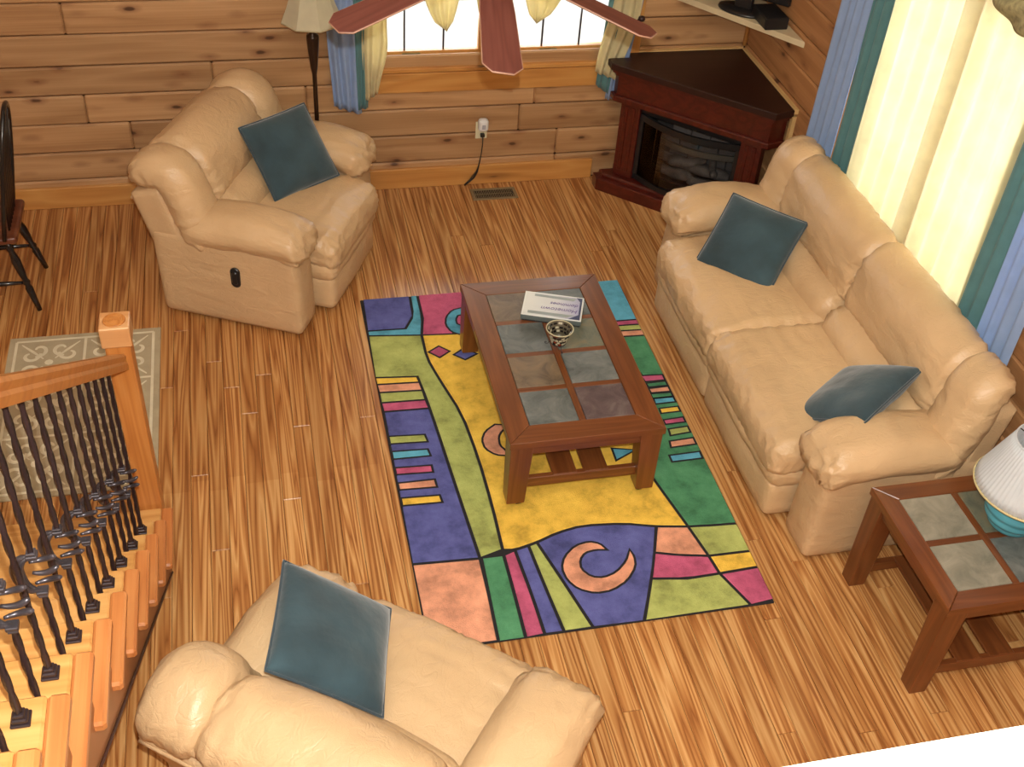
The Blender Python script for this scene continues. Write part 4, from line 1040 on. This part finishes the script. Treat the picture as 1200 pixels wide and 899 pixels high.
# ---- scroll rug behind the stairs
r2 = MB().box((0, 0, 0.004), (0.765, 1.205, 0.008), 0.002).build('runner_rug', mottled('taupe_rug', (0.43, 0.36, 0.235), var=0.12))
r2.location = (-0.957, 4.542, 0); tag(r2, 'small taupe scroll-patterned rug behind the newel post', 'rug')
mb = MB()
rz_ = random.Random(2)
def ribbon(pts, wd, z=0.0086):
    z = z+rz_.uniform(0, 0.0006)
    P = [Vector((p[0], p[1])) for p in pts]; n = len(P); vs = []; fs = []
    for i, p in enumerate(P):
        t = (P[min(i+1, n-1)]-P[max(i-1, 0)]).normalized(); nn = Vector((-t.y, t.x)); ww = wd[i] if hasattr(wd, '__len__') else wd
        vs += [(p.x+nn.x*ww/2, p.y+nn.y*ww/2, z), (p.x-nn.x*ww/2, p.y-nn.y*ww/2, z), (p.x+nn.x*ww/2, p.y+nn.y*ww/2, 0.006), (p.x-nn.x*ww/2, p.y-nn.y*ww/2, 0.006)]
    for i in range(n-1):
        a_ = i*4; b_ = a_+4
        fs += [(a_, b_, b_+1, a_+1), (a_, a_+2, b_+2, b_), (a_+1, b_+1, b_+3, a_+3)]
    mb.add(vs, fs)
X0, Y0 = 0.345, 0.565
for p, q in (((-X0, -Y0), (X0, -Y0)), ((X0, -Y0), (X0, Y0)), ((X0, Y0), (-X0, Y0)), ((-X0, Y0), (-X0, -Y0)), ((0.0, -Y0), (0.0, Y0)), ((-X0, 0.19), (X0, 0.19)), ((-X0, -0.19), (X0, -0.19))): ribbon([p, q], 0.014)
for cx_ in (-0.1725, 0.1725):
    for cy_ in (-0.378, 0.0, 0.378):
        mb.prism([(cx_+0.022*math.cos(t*PI/4), cy_+0.022*math.sin(t*PI/4)) for t in range(8)], 0.006, 0.0086)
        for s1 in (-1, 1):
            for s2 in (-1, 1):
                for sw in (0, 1):
                    pts = []; wd = []
                    for i in range(17):
                        t = i/16; a_ = 0.3+t*4.6; rr_ = 0.052*(1-0.72*t)
                        px, py = 0.098+rr_*math.cos(a_+2.6), 0.060+rr_*math.sin(a_+2.6)
                        if sw: px, py = py, px
                        pts.append((cx_+s1*px*0.98, cy_+s2*py*1.08)); wd.append(0.008+0.012*math.sin(PI*min(1, t*0.8+0.15)))
                    ribbon(pts, wd)
                ribbon([(cx_+s1*0.028, cy_+s2*0.03), (cx_+s1*0.085, cy_+s2*0.095), (cx_+s1*0.145, cy_+s2*0.16)], [0.006, 0.016, 0.006])
o = mb.build('scroll_pattern', mottled('pale_scroll', (0.68, 0.62, 0.45), var=0.12), r2); o['kind'] = 'stuff'

# ================================================================== CEILING FAN
FX, FY, FZ = 0.861, 3.834, 2.464
fan = thing('ceiling_fan', 'mahogany ceiling fan whose blades cross the top of the picture', 'ceiling fan', (FX, FY, FZ))
fanw = wood('fan_blade_mahogany', [(0.0, (0.085, 0.022, 0.015)), (0.5, (0.125, 0.036, 0.026)), (1.0, (0.165, 0.055, 0.040))], axis='X', k=5, rough=0.38, bump=0.02, stretch=14, fine=0.6)
edge_m = plain('pale_blade_edge', (0.36, 0.20, 0.13), 0.4)
MB().lathe([(0, -0.05), (0.06, -0.045), (0.11, -0.01), (0.125, 0.04), (0.12, 0.10), (0.07, 0.14), (0.02, 0.15), (0.02, 0.2), (0, 0.2)], 32).build('motor_housing', M['bronze'], fan)
MB().tube([(0, 0, 0.15), (0, 0, 2.70)], 0.012, 12).lathe([(0.07, 2.73), (0.06, 2.66), (0.02, 2.63), (0.015, 2.63)], 24).build('downrod', M['bronze'], fan)
droop = math.atan2(0.136, 0.6)
for k in range(6):
    ang = -1.705+(k-1)*math.radians(60.5)
    Mx = rotZ(ang) @ Matrix.Rotation(droop, 4, 'Y') @ Matrix.Rotation(math.radians(-8), 4, 'X')
    R1 = 0.625
    outline = [(0.16, -0.050), (0.30, -0.058), (R1-0.035, -0.064), (R1, -0.034), (R1, 0.034), (R1-0.035, 0.064), (0.30, 0.058), (0.16, 0.050)]
    bl = MB().prism(outline, -0.004, 0.004, bev=0.0015).build('blade', fanw, fan); bl.matrix_basis = Mx
    MB().tube([(x_, y_, 0.0) for x_, y_ in outline], 0.0030, 6, closed=True).build('blade_edge', edge_m, bl)
    MB().box((0.14, 0, -0.008), (0.14, 0.035, 0.008), 0.002).build('blade_iron', M['bronze'], bl)
# ================================================================== CORNER FIREPLACE
fp = thing('corner_fireplace', 'dark mahogany corner fireplace with gas logs behind black glass', 'fireplace', (2.62, 5.95, 0))
FL_, FR_ = Vector((2.20, 6.29)), Vector((2.985, 5.545))
CX, CY = RW-0.028, BW-0.028
def fpoly(out, back=0.0):
    d = (FR_-FL_).normalized(); n_ = Vector((d.y, -d.x))
    if n_.dot(Vector((-1, -1))) < 0: n_ = -n_
    a_ = FL_+n_*out-d*out*0.6; b_ = FR_+n_*out+d*out*0.6
    return [(2.345, CY), (2.345, 6.365), (a_.x, 6.365), (a_.x, a_.y), (b_.x, b_.y), (CX, b_.y+(CX-b_.x)*0.3), (CX, CY)], a_, b_, d, n_
MB_ = lambda out, z0, z1, bev=0.004: MB().prism(fpoly(out)[0], z0, z1, bev=bev)
MB_(0.0, 0.845, 0.885).build('mantel_top', M['mahogtop'], fp, world=True)
mo = MB_(-0.015, 0.825, 0.845, 0.0); mo.prism(fpoly(-0.035)[0], 0.80, 0.8251); mo.build('crown_moulding', M['mahog'], fp, world=True)
MB_(-0.055, 0.665, 0.80, 0.0).build('frieze', M['mahog'], fp, world=True)
lm_ = MB_(-0.035, 0.632, 0.667, 0.006); lm_.build('lower_moulding', M['mahog'], fp, world=True)
MB_(0.010, 0.0, 0.085, 0.004).build('plinth', M['mahog'], fp, world=True)
MB_(-0.025, 0.085, 0.110, 0.010).build('plinth_moulding', M['mahog'], fp, world=True)
_, A, B_, d, n_ = fpoly(-0.075)
Lf = (B_-A).length
def front(u0, u1, w0, w1, z0, z1, name, mt, bev=0.003, parent=fp):
    MM = Matrix(((d.x, n_.x, 0, A.x), (d.y, n_.y, 0, A.y), (0, 0, 1, 0), (0, 0, 0, 1)))
    return MB().box(((u0+u1)/2, (w0+w1)/2, (z0+z1)/2), (u1-u0, w1-w0, z1-z0), bev, MM).build(name, mt, parent, world=True)
for (u0, u1) in ((0.02, 0.155), (Lf-0.155, Lf-0.02)):
    p_ = front(u0, u1, -0.08, 0.0, 0.11, 0.635, 'pilaster', M['mahog'])
    for q in range(2):
        uu = u0+0.028+q*0.05
        front(uu, uu+0.026, 0.0, 0.006, 0.15, 0.60, 'pilaster_reed', M['mahog'], 0.002, p_)
front(0.155, Lf-0.155, -0.10, -0.03, 0.565, 0.635, 'opening_header', plain('black_steel_header', (0.010, 0.009, 0.009), 0.45))
# firebox behind the pilasters
soot = plain('soot_black', (0.006, 0.0055, 0.0055), 0.6)
front(0.12, Lf-0.12, -0.36, -0.34, 0.11, 0.635, 'firebox_back', plain('grey_fire_brick', (0.030, 0.028, 0.028), 0.9, bump=0.5, bscale=30))
front(0.12, Lf-0.12, -0.36, -0.02, 0.10, 0.118, 'firebox_floor', soot)
front(0.12, 0.15, -0.36, -0.02, 0.11, 0.635, 'firebox_side', soot); front(Lf-0.15, Lf-0.12, -0.36, -0.02, 0.11, 0.635, 'firebox_side', soot)
front(0.12, Lf-0.12, -0.36, -0.02, 0.62, 0.66, 'firebox_roof', soot)
MMf = Matrix(((d.x, n_.x, 0, A.x), (d.y, n_.y, 0, A.y), (0, 0, 1, 0), (0, 0, 0, 1)))
def curved(u0, u1, w, bow, z0, z1, th, name, mt, parent=fp):
    N = 16; vs = []; fs = []
    for i in range(N+1):
        t = i/N; u = u0+(u1-u0)*t; ww = w+bow*(1-(2*t-1)**2)
        vs += [(u, ww, z0), (u, ww+th, z0), (u, ww+th, z1), (u, ww, z1)]
    for i in range(N):
        a_ = i*4; b_ = a_+4
        for q in range(4): fs.append((a_+q, b_+q, b_+(q+1) % 4, a_+(q+1) % 4))
    fs += [(0, 1, 2, 3), (N*4+3, N*4+2, N*4+1, N*4)]
    mb = MB().add(vs, fs, False, MMf); return mb.build(name, mt, parent, world=True)
frame = curved(0.16, Lf-0.16, -0.035, 0.085, 0.118, 0.150, 0.02, 'insert_frame', M['black'])
curved(0.16, Lf-0.16, -0.035, 0.085, 0.535, 0.575, 0.02, 'insert_frame', M['black'])
curved(0.19, Lf-0.19, -0.085, 0.085, 0.425, 0.462, 0.02, 'heat_hood', plain('brushed_grey_hood', (0.16, 0.15, 0.125), 0.45, metal=0.4))
curved(0.17, Lf-0.17, -0.028, 0.085, 0.150, 0.535, 0.003, 'glass_front', glass('smoked_glass', 0.9, 0.45))
for (u0, u1) in ((0.155, 0.185), (Lf-0.185, Lf-0.155)):
    front(u0, u1, -0.05, -0.015, 0.118, 0.575, 'insert_frame', M['black'])
brick = plain('grey_panel_brick', (0.105, 0.095, 0.092), 0.9, bump=0.6, bscale=40)
for r_ in range(4):
    for c_ in range(5):
        u = 0.20+(c_+0.5*(r_ % 2))*0.135
        if u+0.125 < Lf-0.16: front(u, u+0.128, -0.34, -0.325, 0.13+r_*0.075, 0.198+r_*0.075, 'brick', brick, 0.004)
logm = plain('ceramic_log', (0.12, 0.105, 0.095), 0.9, var=0.5, scale=12, bump=0.8, bscale=25)
rl = random.Random(4)
for i, (u0, w0, z0, u1, w1, z1, r_) in enumerate(((0.24, -0.17, 0.165, 0.52, -0.14, 0.175, 0.036), (0.50, -0.13, 0.160, 0.80, -0.17, 0.170, 0.034), (0.30, -0.24, 0.20, 0.74, -0.23, 0.215, 0.040), (0.34, -0.16, 0.225, 0.56, -0.24, 0.270, 0.028), (0.66, -0.15, 0.22, 0.60, -0.26, 0.28, 0.026))):
    pts = []; rad = []
    for q in range(11):
        t = q/10; pts.append(MMf @ Vector((u0+(u1-u0)*t, w0+(w1-w0)*t+0.006*math.sin(7*t+i), z0+(z1-z0)*t+0.006*math.sin(9*t)))); rad.append(r_*(0.85+0.25*rl.random())*(0.6 if q in (0, 10) else 1))
    MB().tube(pts, rad, 12).build('gas_log', logm, fp, world=True)
front(0.22, Lf-0.22, -0.26, -0.10, 0.118, 0.135, 'burner_tray', M['iron'])
# unfinished ply strips where the mantel meets the log walls
MB().box(((2.35+CX)/2, CY+0.014, 0.875), (CX-2.35, 0.026, 0.030)).build('back_strip', M['ply'], fp, world=True)
MB().box((CX+0.014, (5.58+CY)/2, 0.875), (0.026, CY-5.58, 0.030)).build('back_strip', M['ply'], fp, world=True)
MB().box((CX+0.012, 5.60, 0.42), (0.024, 0.03, 0.84)).build('back_strip', M['ply'], fp, world=True)

# ---- corner shelf and television
shf = MB().prism([(2.60, BW-0.003), (RW-0.003, 5.70), (RW-0.003, BW-0.003)], 1.215, 1.25, bev=0.003).build('corner_shelf', plain('pale_raw_pine_shelf', (0.58, 0.48, 0.30), 0.6))
tag(shf, 'pale triangular wooden corner shelf above the fireplace', 'shelf')
tv = thing('television', 'black flat television on an oval foot on the corner shelf', 'television', (2.93, 6.16, 1.25), math.radians(-45))
MB().lathe([(0, 0), (0.15, 0), (0.155, 0.006), (0.15, 0.016), (0.06, 0.024), (0, 0.026)], 40, sx=1.0, sy=0.62).build('foot', M['black'], tv)
MB().box((0, 0.01, 0.06), (0.11, 0.04, 0.09), 0.006).build('neck', M['black'], tv)
sc_ = MB().box((0, 0.02, 0.275), (0.56, 0.05, 0.36), 0.008).build('housing', M['black'], tv)
MB().box((0, -0.007, 0.285), (0.51, 0.006, 0.30), 0.001).build('screen', plain('dark_screen', (0.01, 0.011, 0.013), 0.1), sc_)
rb = MB().box((0, 0, 0.035), (0.14, 0.22, 0.07), 0.004).box((-0.071, 0, 0.035), (0.004, 0.20, 0.05)).build('receiver_box', M['black'])
rb.location = (3.03, 5.985, 1.25); tag(rb, 'black receiver box at the right end of the corner shelf', 'electronics')

# ================================================================== CURTAINS
blue = cloth('pale_blue_curtain', (0.32, 0.44, 0.68), translucent=0.25, var=0.05)
teal = cloth('teal_curtain', (0.10, 0.235, 0.245), translucent=0.18, var=0.08)
creamc = cloth('cream_curtain', (0.82, 0.74, 0.46), translucent=0.45, var=0.05)
sheer = cloth('cream_sheer_curtain', (0.88, 0.79, 0.47), translucent=0.50, var=0.06, transp=0.09)
def sheet(fn, ns, nt, name, mat, label, th=0.0025):
    vs = []; fs = []
    for j in range(nt+1):
        for i in range(ns+1): vs.append(fn(i/ns, j/nt))
    for j in range(nt):
        for i in range(ns): a_ = j*(ns+1)+i; fs.append((a_, a_+1, a_+ns+2, a_+ns+1))
    o = MB().add(vs, fs, True).build(name, mat)
    if th:
        sm = o.modifiers.new('cloth_thickness', 'SOLIDIFY'); sm.thickness = th; sm.offset = 0
    tag(o, label, 'curtain'); return o
def hang_x(x0t, x1t, x0b, x1b, zt, zb0, zb1, ybase, amp, nf, ph, pinch=None):
    def f(s, t):
        xa = x0t+(x0b-x0t)*t; xb = x1t+(x1b-x1t)*t
        if pinch:
            k = math.exp(-((t-pinch[0])/pinch[1])**2); xm = pinch[2]
            xa = xa+(xm-pinch[3]-xa)*k; xb = xb+(xm+pinch[3]-xb)*k
        zb = zb0+(zb1-zb0)*s
        a_ = amp*(0.75+0.25*noise.noise(Vector((s*5, t*3, ph))))
        return Vector((xa+(xb-xa)*s+0.006*noise.noise(Vector((s*4, t*6, ph+5))), ybase-amp+a_*math.sin(2*PI*nf*s+ph+0.5*noise.noise(Vector((t*3, ph, 0)))), zt+(zb-zt)*t))
    return f
G = 'curtain panels'
sheet(hang_x(0.42, 0.62, 0.505, 0.672, 2.36, 0.615, 0.555, BW-0.034, 0.018, 3.2, 0.4), 60, 40, 'curtain', blue, 'pale blue curtain left of the back window behind the fan blade')
sheet(hang_x(0.60, 0.74, 0.640, 0.712, 2.36, 0.590, 0.600, BW-0.046, 0.013, 2.2, 1.4), 40, 40, 'curtain', teal, 'teal curtain strip between blue and cream left of the back window')
sheet(hang_x(0.68, 0.98, 0.695, 0.765, 2.36, 0.655, 0.70, BW-0.062, 0.017, 2.4, 0.9, (0.80, 0.10, 0.755, 0.075)), 50, 50, 'curtain', creamc, 'cream curtain at the left edge of the back window glass')
sheet(hang_x(2.26, 2.52, 2.222, 2.312, 2.36, 0.585, 0.580, BW-0.034, 0.018, 2.6, 0.2), 50, 40, 'curtain', blue, 'pale blue curtain behind the left tip of the mantel')
sheet(hang_x(2.22, 2.42, 2.150, 2.235, 2.36, 0.69, 0.625, BW-0.046, 0.013, 2.2, 2.0), 40, 40, 'curtain', teal, 'teal curtain scrap peeking out left of the mantel')
sheet(hang_x(1.98, 2.44, 2.115, 2.235, 2.36, 0.79, 0.735, BW-0.064, 0.018, 2.6, 0.6, (0.70, 0.22, 2.285, 0.085)), 60, 50, 'curtain', creamc, 'cream curtain at the right edge of the back window glass')
# swags of the scarf valance hanging in front of the glass
def swag(x0, x1, xm, zt, zm, label):
    def f(s, t):
        w_ = 1-t
        x_ = xm+(x0+(x1-x0)*s-xm)*(w_**0.5)
        return Vector((x_, BW-0.105-0.012*(xm-1.4)+0.020*math.sin(2*PI*3*s+0.4)*(1-0.5*t), zt+(zm-zt)*t+0.04*math.sin(PI*s)*w_))
    return sheet(f, 40, 24, 'valance_swag', creamc, label)
swag(0.84, 1.36, 1.175, 2.37, 1.095, 'pointed cream swag hanging over the left half of the back window')
swag(1.26, 1.60, 1.40, 2.37, 1.13, 'narrow cream swag tip beside the middle fan blade')
swag(1.50, 2.14, 1.715, 2.37, 1.13, 'pointed cream swag hanging over the right half of the back window')
rodo = MB().tube([(0.36, BW-0.075, 2.38), (2.62, BW-0.075, 2.38)], 0.011, 10).lathe([(0, -0.02), (0.02, 0), (0, 0.02)], 12, (0.36, BW-0.075, 2.38)).lathe([(0, -0.02), (0.02, 0), (0, 0.02)], 12, (2.62, BW-0.075, 2.38)).build('curtain_rod', M['iron'])
tag(rodo, 'dark curtain rod above the back window, out of the picture', 'curtain rod')
hb = MB().tube([(2.37, BW-0.002, 1.14), (2.37, BW-0.10, 1.14), (2.345, BW-0.125, 1.135), (2.31, BW-0.13, 1.12)], 0.006, 8).lathe([(0, -0.02), (0.018, -0.012), (0.022, 0), (0.018, 0.012), (0, 0.02)], 14, (2.372, BW-0.115, 1.14)).build('curtain_holdback', M['iron'])
tag(hb, 'dark iron curtain holdback at the top right of the back window', 'holdback')

def hang_y(y0, y1, y0b, y1b, zt, zb, xbase, amp, nf, ph, ztop1=None):
    def f(s, t):
        ya_ = y0+(y0b-y0)*t; yb_ = y1+(y1b-y1)*t
        z0 = zt if ztop1 is None else zt+(ztop1-zt)*s
        a_ = amp*(0.7+0.4*noise.noise(Vector((s*6, t*1.5, ph))))
        return Vector((xbase-amp+a_*math.sin(2*PI*nf*s+ph+0.7*noise.noise(Vector((t*2, ph, 0)))), ya_+(yb_-ya_)*s+0.008*noise.noise(Vector((s*5, t*4, ph+3))), z0+(zb-z0)*t))
    return f
sheet(hang_y(5.07, 5.36, 5.085, 5.42, 2.34, 0.02, RW-0.010, 0.020, 4.3, 0.3), 70, 50, 'curtain', blue, 'pale blue curtain beside the fireplace at the far side of the big window')
sheet(hang_y(4.82, 5.06, 4.78, 5.075, 2.34, 0.02, RW-0.014, 0.020, 3.2, 1.3), 60, 50, 'curtain', teal, 'dark teal curtain at the far side of the big window behind the sofa')
sheet(hang_y(3.66, 4.86, 3.64, 4.84, 2.32, 0.10, RW-0.010, 0.036, 9, 0.8), 200, 50, 'curtain', sheer, 'sunlit cream sheer curtain across the big window behind the sofa', th=0)
sheet(hang_y(3.51, 3.70, 3.485, 3.68, 2.34, 0.02, RW-0.014, 0.020, 2.4, 0.3), 50, 50, 'curtain', teal, 'dark teal curtain at the near side of the big window')
sheet(hang_y(3.27, 3.50, 3.24, 3.475, 2.34, 0.02, RW-0.010, 0.020, 3.3, 2.1), 60, 50, 'curtain', blue, 'pale blue curtain above the near end of the sofa')
rod2 = MB().tube([(RW-0.07, 3.10, 2.37), (RW-0.07, 5.55, 2.37)], 0.011, 10).build('curtain_rod', M['iron'])
tag(rod2, 'dark curtain rod over the big side window, out of the picture', 'curtain rod')
# gathered scarf across the top of the sheer
def scarf(s, t):
    y_ = 4.26-0.90*s; z_ = 2.34-0.05*math.sin(PI*s)-0.15*t*(0.5+0.6*math.sin(PI*s))
    return Vector((RW-0.11-0.03*math.sin(PI*t)+0.012*math.sin(30*s+9*t), y_, z_))
sheet(scarf, 60, 12, 'valance_scarf', plain('olive_patterned_scarf', (0.34, 0.30, 0.15), 0.9, var=0.45, scale=40), 'olive patterned scarf gathered over the top of the cream sheer')

# ================================================================== SMALL THINGS
ol = thing('wall_outlet', 'white outlet with a plug-in air freshener under the back window', 'outlet', (1.436, BW-0.001, 0.385))
MB().box((0, -0.004, 0), (0.075, 0.008, 0.118), 0.003).build('cover_plate', plain('ivory_plate', (0.66, 0.62, 0.42), 0.4, var=0.03), ol)
mb = MB(); softbox(mb, (0.066, 0.055, 0.085), r=0.8, n=12, M4=T(0.004, -0.035, 0.052)); mb.build('air_freshener', plain('white_plastic', (0.72, 0.72, 0.70), 0.3, var=0.02), ol)
MB().box((0.004, -0.064, 0.049), (0.022, 0.004, 0.030), 0.001).build('freshener_vent', plain('grey_vent', (0.35, 0.36, 0.40), 0.4), ol)
cd = MB()
cd.box((0.006, -0.018, -0.030), (0.028, 0.030, 0.022), 0.004)
pts = [(0.006, -0.032, -0.035), (0.006, -0.040, -0.08), (0.0, -0.036, -0.16), (-0.012, -0.034, -0.24), (-0.022, -0.034, -0.285), (-0.045, -0.036, -0.325), (-0.075, -0.04, -0.352), (-0.105, -0.045, -0.374)]
cd.tube(pts, [0.0035, 0.0035, 0.0035, 0.0045, 0.008, 0.009, 0.008, 0.006], 8)
for t_ in range(7):
    cd.tube([(-0.020-0.006*t_, -0.046, -0.275-0.008*t_), (-0.026-0.006*t_, -0.026, -0.285-0.008*t_)], 0.0035, 6)
cdo = cd.build('power_cord', M['black']); cdo.location = (1.436, BW-0.001, 0.385); tag(cdo, 'black power cord with tied slack hanging from the wall outlet', 'cord')
vn = thing('floor_vent', 'small bronze-grey register set in the floor under the back window', 'vent', (1.508, 6.302, 0.0))
vm = plain('aged_brass_vent', (0.26, 0.21, 0.12), 0.45, metal=0.4)
vf = MB()
vf.box((0, 0.058, 0.003), (0.300, 0.022, 0.006), 0.002).box((0, -0.058, 0.003), (0.300, 0.022, 0.006), 0.002).box((-0.139, 0, 0.003), (0.022, 0.10, 0.006), 0.002).box((0.139, 0, 0.003), (0.022, 0.10, 0.006), 0.002)
vf.build('vent_frame', vm, vn)
MB().box((0, 0, 0.001), (0.26, 0.096, 0.001)).build('vent_well', plain('vent_dark', (0.02, 0.016, 0.010), 0.9), vn)
for i in range(22):
    o = MB().box((0, 0, 0), (0.0035, 0.096, 0.005)).build('vent_louvre', vm, vn); o.location = (-0.122+i*0.0116, 0, 0.0035)
MB().box((0, 0, 0.0032), (0.26, 0.003, 0.0035)).build('vent_bar', vm, vn)
MB().box((0.122, 0.0, 0.0075), (0.006, 0.024, 0.004), 0.001).build('vent_lever', M['iron'], vn)

# ---- black Windsor chair at the left edge
wc = thing('windsor_chair', 'black windsor chair with a brown seat at the left edge', 'chair', (-1.45, 5.60, 0), PI/2)
blk = plain('black_lacquer', (0.012, 0.011, 0.011), 0.22, coat=0.3)
seatm = wood('brown_saddle_seat', [(0.0, (0.085, 0.022, 0.010)), (0.5, (0.14, 0.04, 0.018)), (1.0, (0.18, 0.06, 0.026))], axis='Y', k=4, rough=0.3, stretch=10)
# local: front +y (towards -x in the room), back -y
def saddle(P, t):
    P.z += -0.012*(1-t[0]**2)*(1-t[1]**2)*(1 if t[2] > 0 else 0.3)
    P.x *= 1-0.10*max(0, -t[1])
    return P
mb = MB(); softbox(mb, (0.44, 0.42, 0.042), r=0.9, n=20, fn=saddle, M4=T(0, 0, 0.445)); mb.build('seat', seatm, wc)
def turned(p0, p1, name='leg', rs=None):
    p0, p1 = Vector(p0), Vector(p1); L = []; R_ = []
    prof = rs or [(0, 0.013), (0.18, 0.017), (0.32, 0.021), (0.36, 0.014), (0.40, 0.022), (0.44, 0.014), (0.55, 0.021), (0.70, 0.024), (0.82, 0.015), (0.86, 0.021), (0.9, 0.014), (1, 0.012)]
    for t_, r_ in prof: L.append(p1.lerp(p0, 1-t_)); R_.append(r_)
    return MB().tube(L, R_, 14).build(name, blk, wc)
for sx in (-1, 1):
    turned((sx*0.205, 0.225, 0.0), (sx*0.14, 0.15, 0.43)); turned((sx*0.205, -0.235, 0.0), (sx*0.14, -0.14, 0.43))
sp_ = [(0, 0.008), (0.3, 0.013), (0.5, 0.017), (0.7, 0.013), (1, 0.008)]
for sx in (-1, 1): turned((sx*0.180, 0.190, 0.17), (sx*0.180, -0.196, 0.17), 'stretcher', sp_)
turned((-0.178, 0, 0.17), (0.178, 0, 0.17), 'stretcher', sp_)
bow = []
for i in range(25):
    a_ = PI*i/24; x_ = 0.205*math.cos(a_); h_ = 0.66*math.sin(a_)**0.62
    bow.append((x_, -0.150-0.13*h_/0.66*0.9, 0.455+h_))
MB().tube(bow, 0.0125, 10).build('back_bow', blk, wc)
for i in range(7):
    f_ = -0.75+1.5*i/6; x1 = 0.205*f_*0.95
    h_ = 0.66*math.sin(math.acos(max(-1, min(1, x1/0.205))))**0.62
    MB().tube([(x1*0.8, -0.165, 0.455), (x1*0.92, -0.150-0.13*0.45*h_/0.66*0.9-0.0, 0.455+h_*0.5), (x1, -0.150-0.13*h_/0.66*0.9, 0.455+h_)], [0.006, 0.0085, 0.006], 8).build('spindle', blk, wc)
